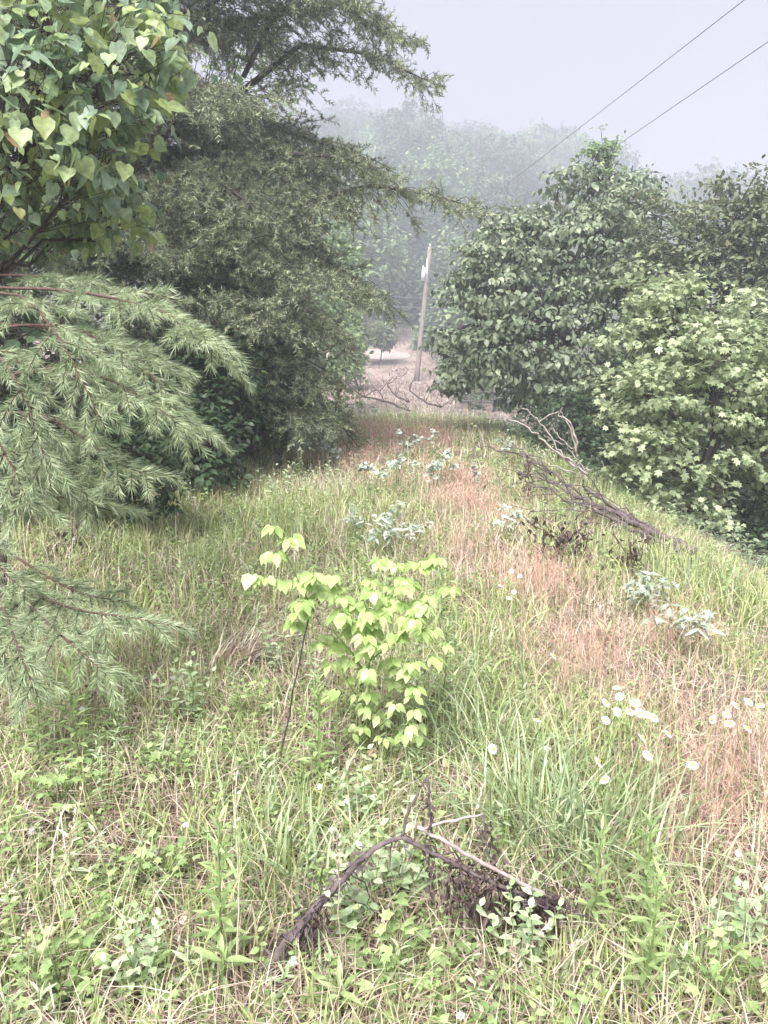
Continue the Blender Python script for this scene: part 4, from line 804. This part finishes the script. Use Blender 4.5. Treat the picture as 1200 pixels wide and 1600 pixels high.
W = [(0, 60, 1215, 1.1, 'leafy upright weed at the left edge below the young pine'), (0, 128, 1215, 1.2, 'tall leafy weed in front of the young pine'), (0, 350, 1520, 1.1, 'upright weed with toothed leaves left of the dead branch'), (0, 1015, 1500, 1.0, 'leafy upright weed right of the dead branch'), (0, 920, 1480, .9, 'leafy weed behind the end of the dead branch'), (0, 490, 1240, 1.1, 'dense leafy spike of a weed under the sapling'), (0, 190, 1180, 1.0, 'upright weed between two daisylike flowers on the left'), (0, 1000, 1570, .9, 'leafy weed near the bottom right'), (0, 690, 1000, 1.0, 'upright weed just right of the sapling'), (0, 690, 1130, 1.1, 'leafy weed beside the sapling foot on the right'), (0, 680, 960, 1.2, 'narrow leaved weed behind the sapling'),
     (1, 345, 1555, 1.1, 'weed with long strap shaped leaves at the bottom left centre'), (1, 525, 1600, 1.0, 'strap leaved weed at the bottom edge centre'), (1, 50, 1545, .8, 'strap leaved weed at the bottom left'), (1, 1040, 1440, .9, 'strap leaved weed at the right'), (1, 770, 1085, 1.0, 'strap leaved weed in front of the orange grass'), (1, 690, 950, .8, 'small strap leaved weed right of the sapling top'), (1, 945, 1010, 1.0, 'bright strap leaved weed in the orange grass'),
     (2, 100, 1270, 1.4, 'low lobed clump at the left, brightest of its kind'), (2, 250, 1390, 1.1, 'low lobed clump beside the low white flowers'), (2, 190, 1420, 1.0, 'low dark clump left of the lobed one'), (2, 265, 1225, 1.1, 'lobed clump above the lower left white flowers'), (2, 620, 1545, 1.3, 'lobed clump under the dead branch fork'), (2, 100, 1560, 1.2, 'lobed clump in the bottom left corner'), (2, 395, 1130, 1.2, 'lobed clump left of the black stalk'), (2, 1130, 1570, 1.2, 'lobed clump in the bottom right corner'),
     (3, 620, 1410, 1.0, 'bushy small leaved weed behind the dead branch'), (3, 560, 1470, 1.0, 'bushy weed under the arch of the dead branch'), (3, 300, 1140, 1.1, 'bushy pale weed on the left slope'), (3, 1150, 1500, .9, 'bushy weed at the right edge low down'), (3, 820, 1530, .9, 'bushy weed below the withered leaves'), (3, 430, 1060, 1.0, 'bushy weed near the tip of the low pine limb'), (3, 230, 1560, .8, 'bushy weed at the bottom left'), (3, 560, 1290, .9, 'bushy weed between sapling and dead branch')]
for k, px, py, s, lab in W:
    o = protos[k] if not used[k] else copy_tree(protos[k]); used[k] = True
    p = G(px, py); o.location = tuple(float(c) for c in p); o.rotation_euler[2] = rng.random() * 6.28; o.scale = (s, s, s)
    tag(o, lab, 'weed', ['tall leafy weeds', 'strap leaved weeds', 'low lobed weeds', 'bushy pale weeds'][k])
# tall pale culms
for i, (a, b_, c, d_, lab) in enumerate([(45, 1600, 130, 1220, 'long pale grass stem rising at the far left'), (515, 1590, 570, 1480, 'short pale stem by the dead branch foot'), (718, 1380, 755, 1225, 'pale dry stem above the dead branch fork'), (720, 1600, 860, 1440, 'pale seeding stem slanting under the withered leaves'), (790, 1600, 905, 1470, 'second pale seeding stem right of the withered leaves'), (535, 1570, 527, 1300, 'upright pale stem in front of the dead branch'), (365, 1560, 370, 1210, 'tall straight pale stem left of the dead branch'), (840, 1600, 800, 1480, 'pale stem leaning left at the bottom'), (1040, 1600, 1145, 1500, 'pale stem at the bottom right'), (240, 1600, 290, 1430, 'pale stem leaning right at the bottom left')]):
    g = G(a, min(b_, 1598)); mb = MB(); e = P(c, d_, g[1] + .12); mb.tube(wobbly(g - [0, 0, .02], e, 8, .03), [.0022, .0012], 5)
    n = 26; t_ = .72 + .28 * rng.random(n); pp = g + (e - g) * t_[:, None]; mb.leaves(T_QN, pp, rdir(n) + nrm(e - g), rdir(n), .016)
    tag(mb.build('grass_stem', 'dry', origin=g), lab, 'grass stem', 'long pale grass stems')
# curled tan leaves under the sapling
for px, py, s, lab in [(555, 1200, .06, 'curled tan dead leaf under the sapling, leftmost'), (590, 1195, .07, 'pale tan dead leaf at the sapling foot'), (622, 1205, .06, 'pinkish dead leaf right of the sapling foot'), (650, 1140, .04, 'small orange dead leaf right of the sapling'), (690, 1215, .04, 'small pink dead leaf near the fork of the dead branch'), (808, 1222, .04, 'small dead leaf in the grass right of the fork')]:
    p = G(px, py) + [0, 0, .05]; mb = MB(); mb.leaves(T_OV, p[None], np.array([[rng.normal(), rng.normal(), .3]]), np.array([[.2, -.6, 1.]]), s); mb.leaves(T_OV, p[None] + .005, np.array([[rng.normal(), rng.normal(), .5]]), np.array([[.3, -.8, 1.]]), s * .8)
    tag(mb.build('dead_leaf', 'tanleaf', origin=p), lab, 'leaf', 'curled dead leaves by the sapling')

# ------------------------------------------------------------------ pole, wires, fence
pb_ = P(650, 600, 56); pb_[2] = gz(pb_[0], 56) - .3; pt_ = P(672, 386, 56)
root = empty('utility_pole', pb_, 'leaning wooden utility pole standing in the valley', 'utility pole')
mb = MB(); mb.tube(np.linspace(pb_, pt_, 8), [.20, .14], 12); mb.build('shaft', 'pole', root)
ax = nrm(pt_ - pb_); H = np.linalg.norm(pt_ - pb_)
mb = MB(); a = pb_ + ax * H * .76; mb.tube([a + [-.26, -.1, 0], a + [-.26, -.1, 0] + ax * .9], .16, 10); mb.tube([a + [-.26, -.1, .9], a + [-.24, -.1, 1.05]], .05, 8); mb.build('transformer', 'ceramic', root)
mb = MB(); mb.tube([a + [.02, -.19, -.1], a + [.02, -.17, 1.5]], .045, 8); mb.build('conduit', 'whitepvc', root)
mb = MB(); mb.tube([a + [0, 0, 1.1], a + [.5, 0, 1.25]], .035, 6); mb.build('bracket', 'pole', root)
mb = MB(); mb.tube([pt_ - [0, 0, .05], pt_ + [0, 0, .12], pt_ + [0, 0, .22]], [.03, .07, .05], 10); mb.build('insulator', 'ceramic', root)
def wire(a, b, sag, lab, r=.012):
    t_ = np.linspace(0, 1, 40)[:, None]; p = a + (b - a) * t_; p[:, 2] -= sag * 4 * (t_ * (1 - t_))[:, 0]
    mb = MB(); mb.tube(p, r, 6); tag(mb.build('power_line', 'wire', origin=a), lab, 'wire', 'overhead wires')
def through(a, px, py, Yd, ye=-8):
    q = P(px, py, Yd); d = (q - a) / (q[1] - a[1]); return a + d * (ye - a[1])
wire(pt_ + [0, 0, .2], through(pt_, 1135, 28, 17.2), .0, 'upper overhead wire running from the pole top to the upper right', .008)
a2 = pb_ + ax * H * .80
wire(a2, through(a2, 1170, 86, 17.2), .0, 'lower overhead wire running from the pole to the upper right', .008)
wire(P(480, 448, 58), P(820, 466, 58), .4, 'upper thin cable crossing the valley behind the pole', .03)
wire(P(480, 464, 58), P(820, 480, 58), .4, 'lower thin cable crossing the valley behind the pole', .03)
fb = gp(5.6, 40); root = empty('rail_fence', fb, 'dark weathered rail fence beyond the crest right of the pole', 'fence')
for x in (4.4, 5.7, 7.4, 9.2):
    mb = MB(); g = gp(x, 40); mb.tube([g - [0, 0, .1], g + [.0, 0, 1.25]], [.09, .08], 8); mb.build('post', 'fencewood', root)
for h in (.45, .95):
    mb = MB(); mb.tube([gp(4.0, 40) + [0, -.11, h], gp(6.5, 40) + [0, -.11, h + .05], gp(9.6, 40) + [0, -.11, h]], .05, 6); mb.build('rail', 'fencewood', root)

# ------------------------------------------------------------------ valley trees
for i, (px, pyt, Yd, rx, lf, lab) in enumerate([(590, 335, 84, 45, 'hill_b', 'tall pale tree left of the pole across the valley'), (650, 350, 90, 50, 'hill', 'dim tree directly behind the pole top'), (705, 360, 86, 40, 'hill_b', 'tree right of the pole top across the valley'), (755, 330, 92, 50, 'hill', 'far valley tree above the left side of the big broadleaf tree'), (545, 330, 80, 40, 'hill_b', 'valley tree by the end of the pine limbs'), (615, 400, 79, 34, 'hill', 'dark lower tree left of the pole'), (680, 400, 80, 36, 'hill', 'dark lower tree right of the pole'), (500, 330, 86, 50, 'hill', 'valley tree hidden behind the pine'), (735, 420, 78, 34, 'hill_b', 'lower pale tree by the edge of the big broadleaf tree'), (820, 340, 84, 50, 'hill', 'valley tree behind the big broadleaf tree'), (560, 410, 76, 30, 'hill_b', 'low pale tree at the left end of the gravel track'), (575, 320, 70, 38, 'hill_b', 'bright hazy tree just past the pine limbs'), (742, 385, 66, 34, 'hill_b', 'bright hazy tree beside the left edge of the big broadleaf tree'), (700, 440, 68, 26, 'hill_b', 'small bright tree right of the pole middle')]):
    c = P(px, pyt, Yd); s = Yd / FPX; b = gp(c[0], Yd); h = c[2] - b[2]; r = rx * s
    tree('valley_tree', b, [(c[0], Yd, b[2] + h - r * .8, r * .8, r * .8, r * .8), (c[0] - r * .4, Yd - .5, b[2] + h - r * 1.8, r * .8, r * .8, r * .8), (c[0] + r * .5, Yd, b[2] + h - r * 1.9, r * .8, r * .8, r * .8), (c[0], Yd - 1, b[2] + h * .42, r * .6, r * .6, r * .7)], lab, 'tree', lf, 420, 5, .55, T_Q, bark='bark_grey', tr=.17, group='trees across the valley')
for px, py, Yd, rx, ry, lf, lab in [(745, 490, 46, 42, 34, 'leaf_e', 'pale green bush in front of the valley trees right of the pole'), (722, 548, 50, 32, 36, 'leaf_e', 'pale bush right of the pole foot'), (728, 585, 47, 18, 18, 'leaf_e', 'small pale bush left of the rail fence'), (770, 600, 44, 35, 28, 'leaf_e', 'bush behind the rail fence'), (662, 528, 68, 12, 14, 'leaf_e', 'low bush at the right end of the gravel track'), (592, 522, 62, 20, 16, 'leaf_c', 'small lone bushy tree on the gravel track'), (540, 540, 48, 25, 45, 'leaf_e', 'bush left of the gravel track')]:
    l = lobe(px, py, Yd, rx, ry); b = gp(l[0], l[1]); b[2] = min(b[2], l[2] - l[5])
    tree('valley_bush', b, [l, (l[0] + l[3] * .5, l[1], l[2] - l[5] * .4, l[3] * .6, l[4] * .6, l[5] * .6)], lab, 'bush', lf, 260, 5, .36, T_Q, tr=.06, group='bushes on the far bank')

# ------------------------------------------------------------------ hillside forest: six kinds copied over the slope
def hill_proto(k):
    h = 9.5 + 1.5 * rng.random(); r = 4.0 + .8 * rng.random(); L = [(0, 0, h - r * .8, r * .8, r * .8, r * .85)]
    for j in range(5): a = j * 1.26 + rng.random(); L.append((math.cos(a) * r * .5, math.sin(a) * r * .5, h - r * (1.1 + .7 * rng.random()), r * .6, r * .6, r * .6))
    p, d, idx = lobe_pts(L, 330, .75); per = 13; n = 330 * per; pp = np.repeat(p, per, 0) + rng.normal(0, .22, (n, 3)); dd = np.repeat(d, per, 0)
    mb = MB(); mb.tube(wobbly((0, 0, -.8), (0, 0, h - r), 5, .04), [.2, .12], 6, mi=1)
    mb.leaves(T_Q, pp, nrm(rdir(n) + dd * .5), np.array([0, 0, 1.]) + dd * .6 + rng.normal(0, .3, (n, 3)), .30 + .22 * rng.random(n), r=np.clip(np.repeat(rng.random(330), per) * .6 + rng.normal(.2, .15, n), 0, 1))
    return mb.build('hillside_tree', ['hill' if k % 3 else 'hill_b', 'bark'])
hp = [hill_proto(k) for k in range(6)]; hu = [False] * 6; cnt = 0
y = 92.0
while y < 206:
    x0, x1 = -.14 * y, .52 * y; x = x0 + rng.random() * 4
    while x < x1 and cnt < 296:
        if .17 * y < x and y < 150: x += 8; continue
        k = rng.integers(0, 6); o = hp[k] if not hu[k] else hp[k].copy()
        if hu[k]: scene.collection.objects.link(o)
        hu[k] = True
        xx = x + rng.normal(0, 1.2); yy = y + rng.normal(0, 1.5); s = (.75 + .4 * rng.random()) * (1 + .25 * math.sin(xx * .33) * math.sin(xx * .13 + 1))
        o.location = (xx, yy, float(gz(xx, yy)) - .3); o.rotation_euler[2] = rng.random() * 6.28; o.scale = (s, s, s * (.85 + .2 * rng.random()))
        tag(o, ('hazy pale green tree ' if k % 3 == 0 else 'hazy dark green tree ') + ('on the skyline of the distant ridge' if yy > 190 else 'high on the distant wooded hillside' if yy > 160 else 'half way up the distant wooded hillside' if yy > 125 else 'at the foot of the distant wooded hillside'), 'tree', 'trees covering the distant hillside'); cnt += 1
        x += 6.4
    y += 7.0

# ------------------------------------------------------------------ haze
HD = .0056
me = bpy.data.meshes.new('haze'); x0, x1, y0, y1, z0, z1 = -430, 430, -64, 630, -60, 76
me.from_pydata([(a, b, c) for a in (x0, x1) for b in (y0, y1) for c in (z0, z1)], [], [(0, 1, 3, 2), (4, 6, 7, 5), (0, 4, 5, 1), (2, 3, 7, 6), (0, 2, 6, 4), (1, 5, 7, 3)])
ho = bpy.data.objects.new('haze', me); scene.collection.objects.link(ho); hm = bpy.data.materials.new('haze_air'); hm.use_nodes = True; t = hm.node_tree; t.nodes.clear()
o_ = t.nodes.new('ShaderNodeOutputMaterial'); pv = t.nodes.new('ShaderNodeVolumePrincipled'); pv.inputs['Color'].default_value = (.84, .88, 1.0, 1); pv.inputs['Density'].default_value = HD; pv.inputs['Anisotropy'].default_value = .33
t.links.new(pv.outputs[0], o_.inputs['Volume']); me.materials.append(hm); tag(ho, 'thin morning haze filling the valley', 'haze', kind='stuff')
print('tris', sum(len(o.data.polygons) for o in scene.objects if o.type == 'MESH'), 'hill', cnt, 'ground z range', Z.min(), Z.max())
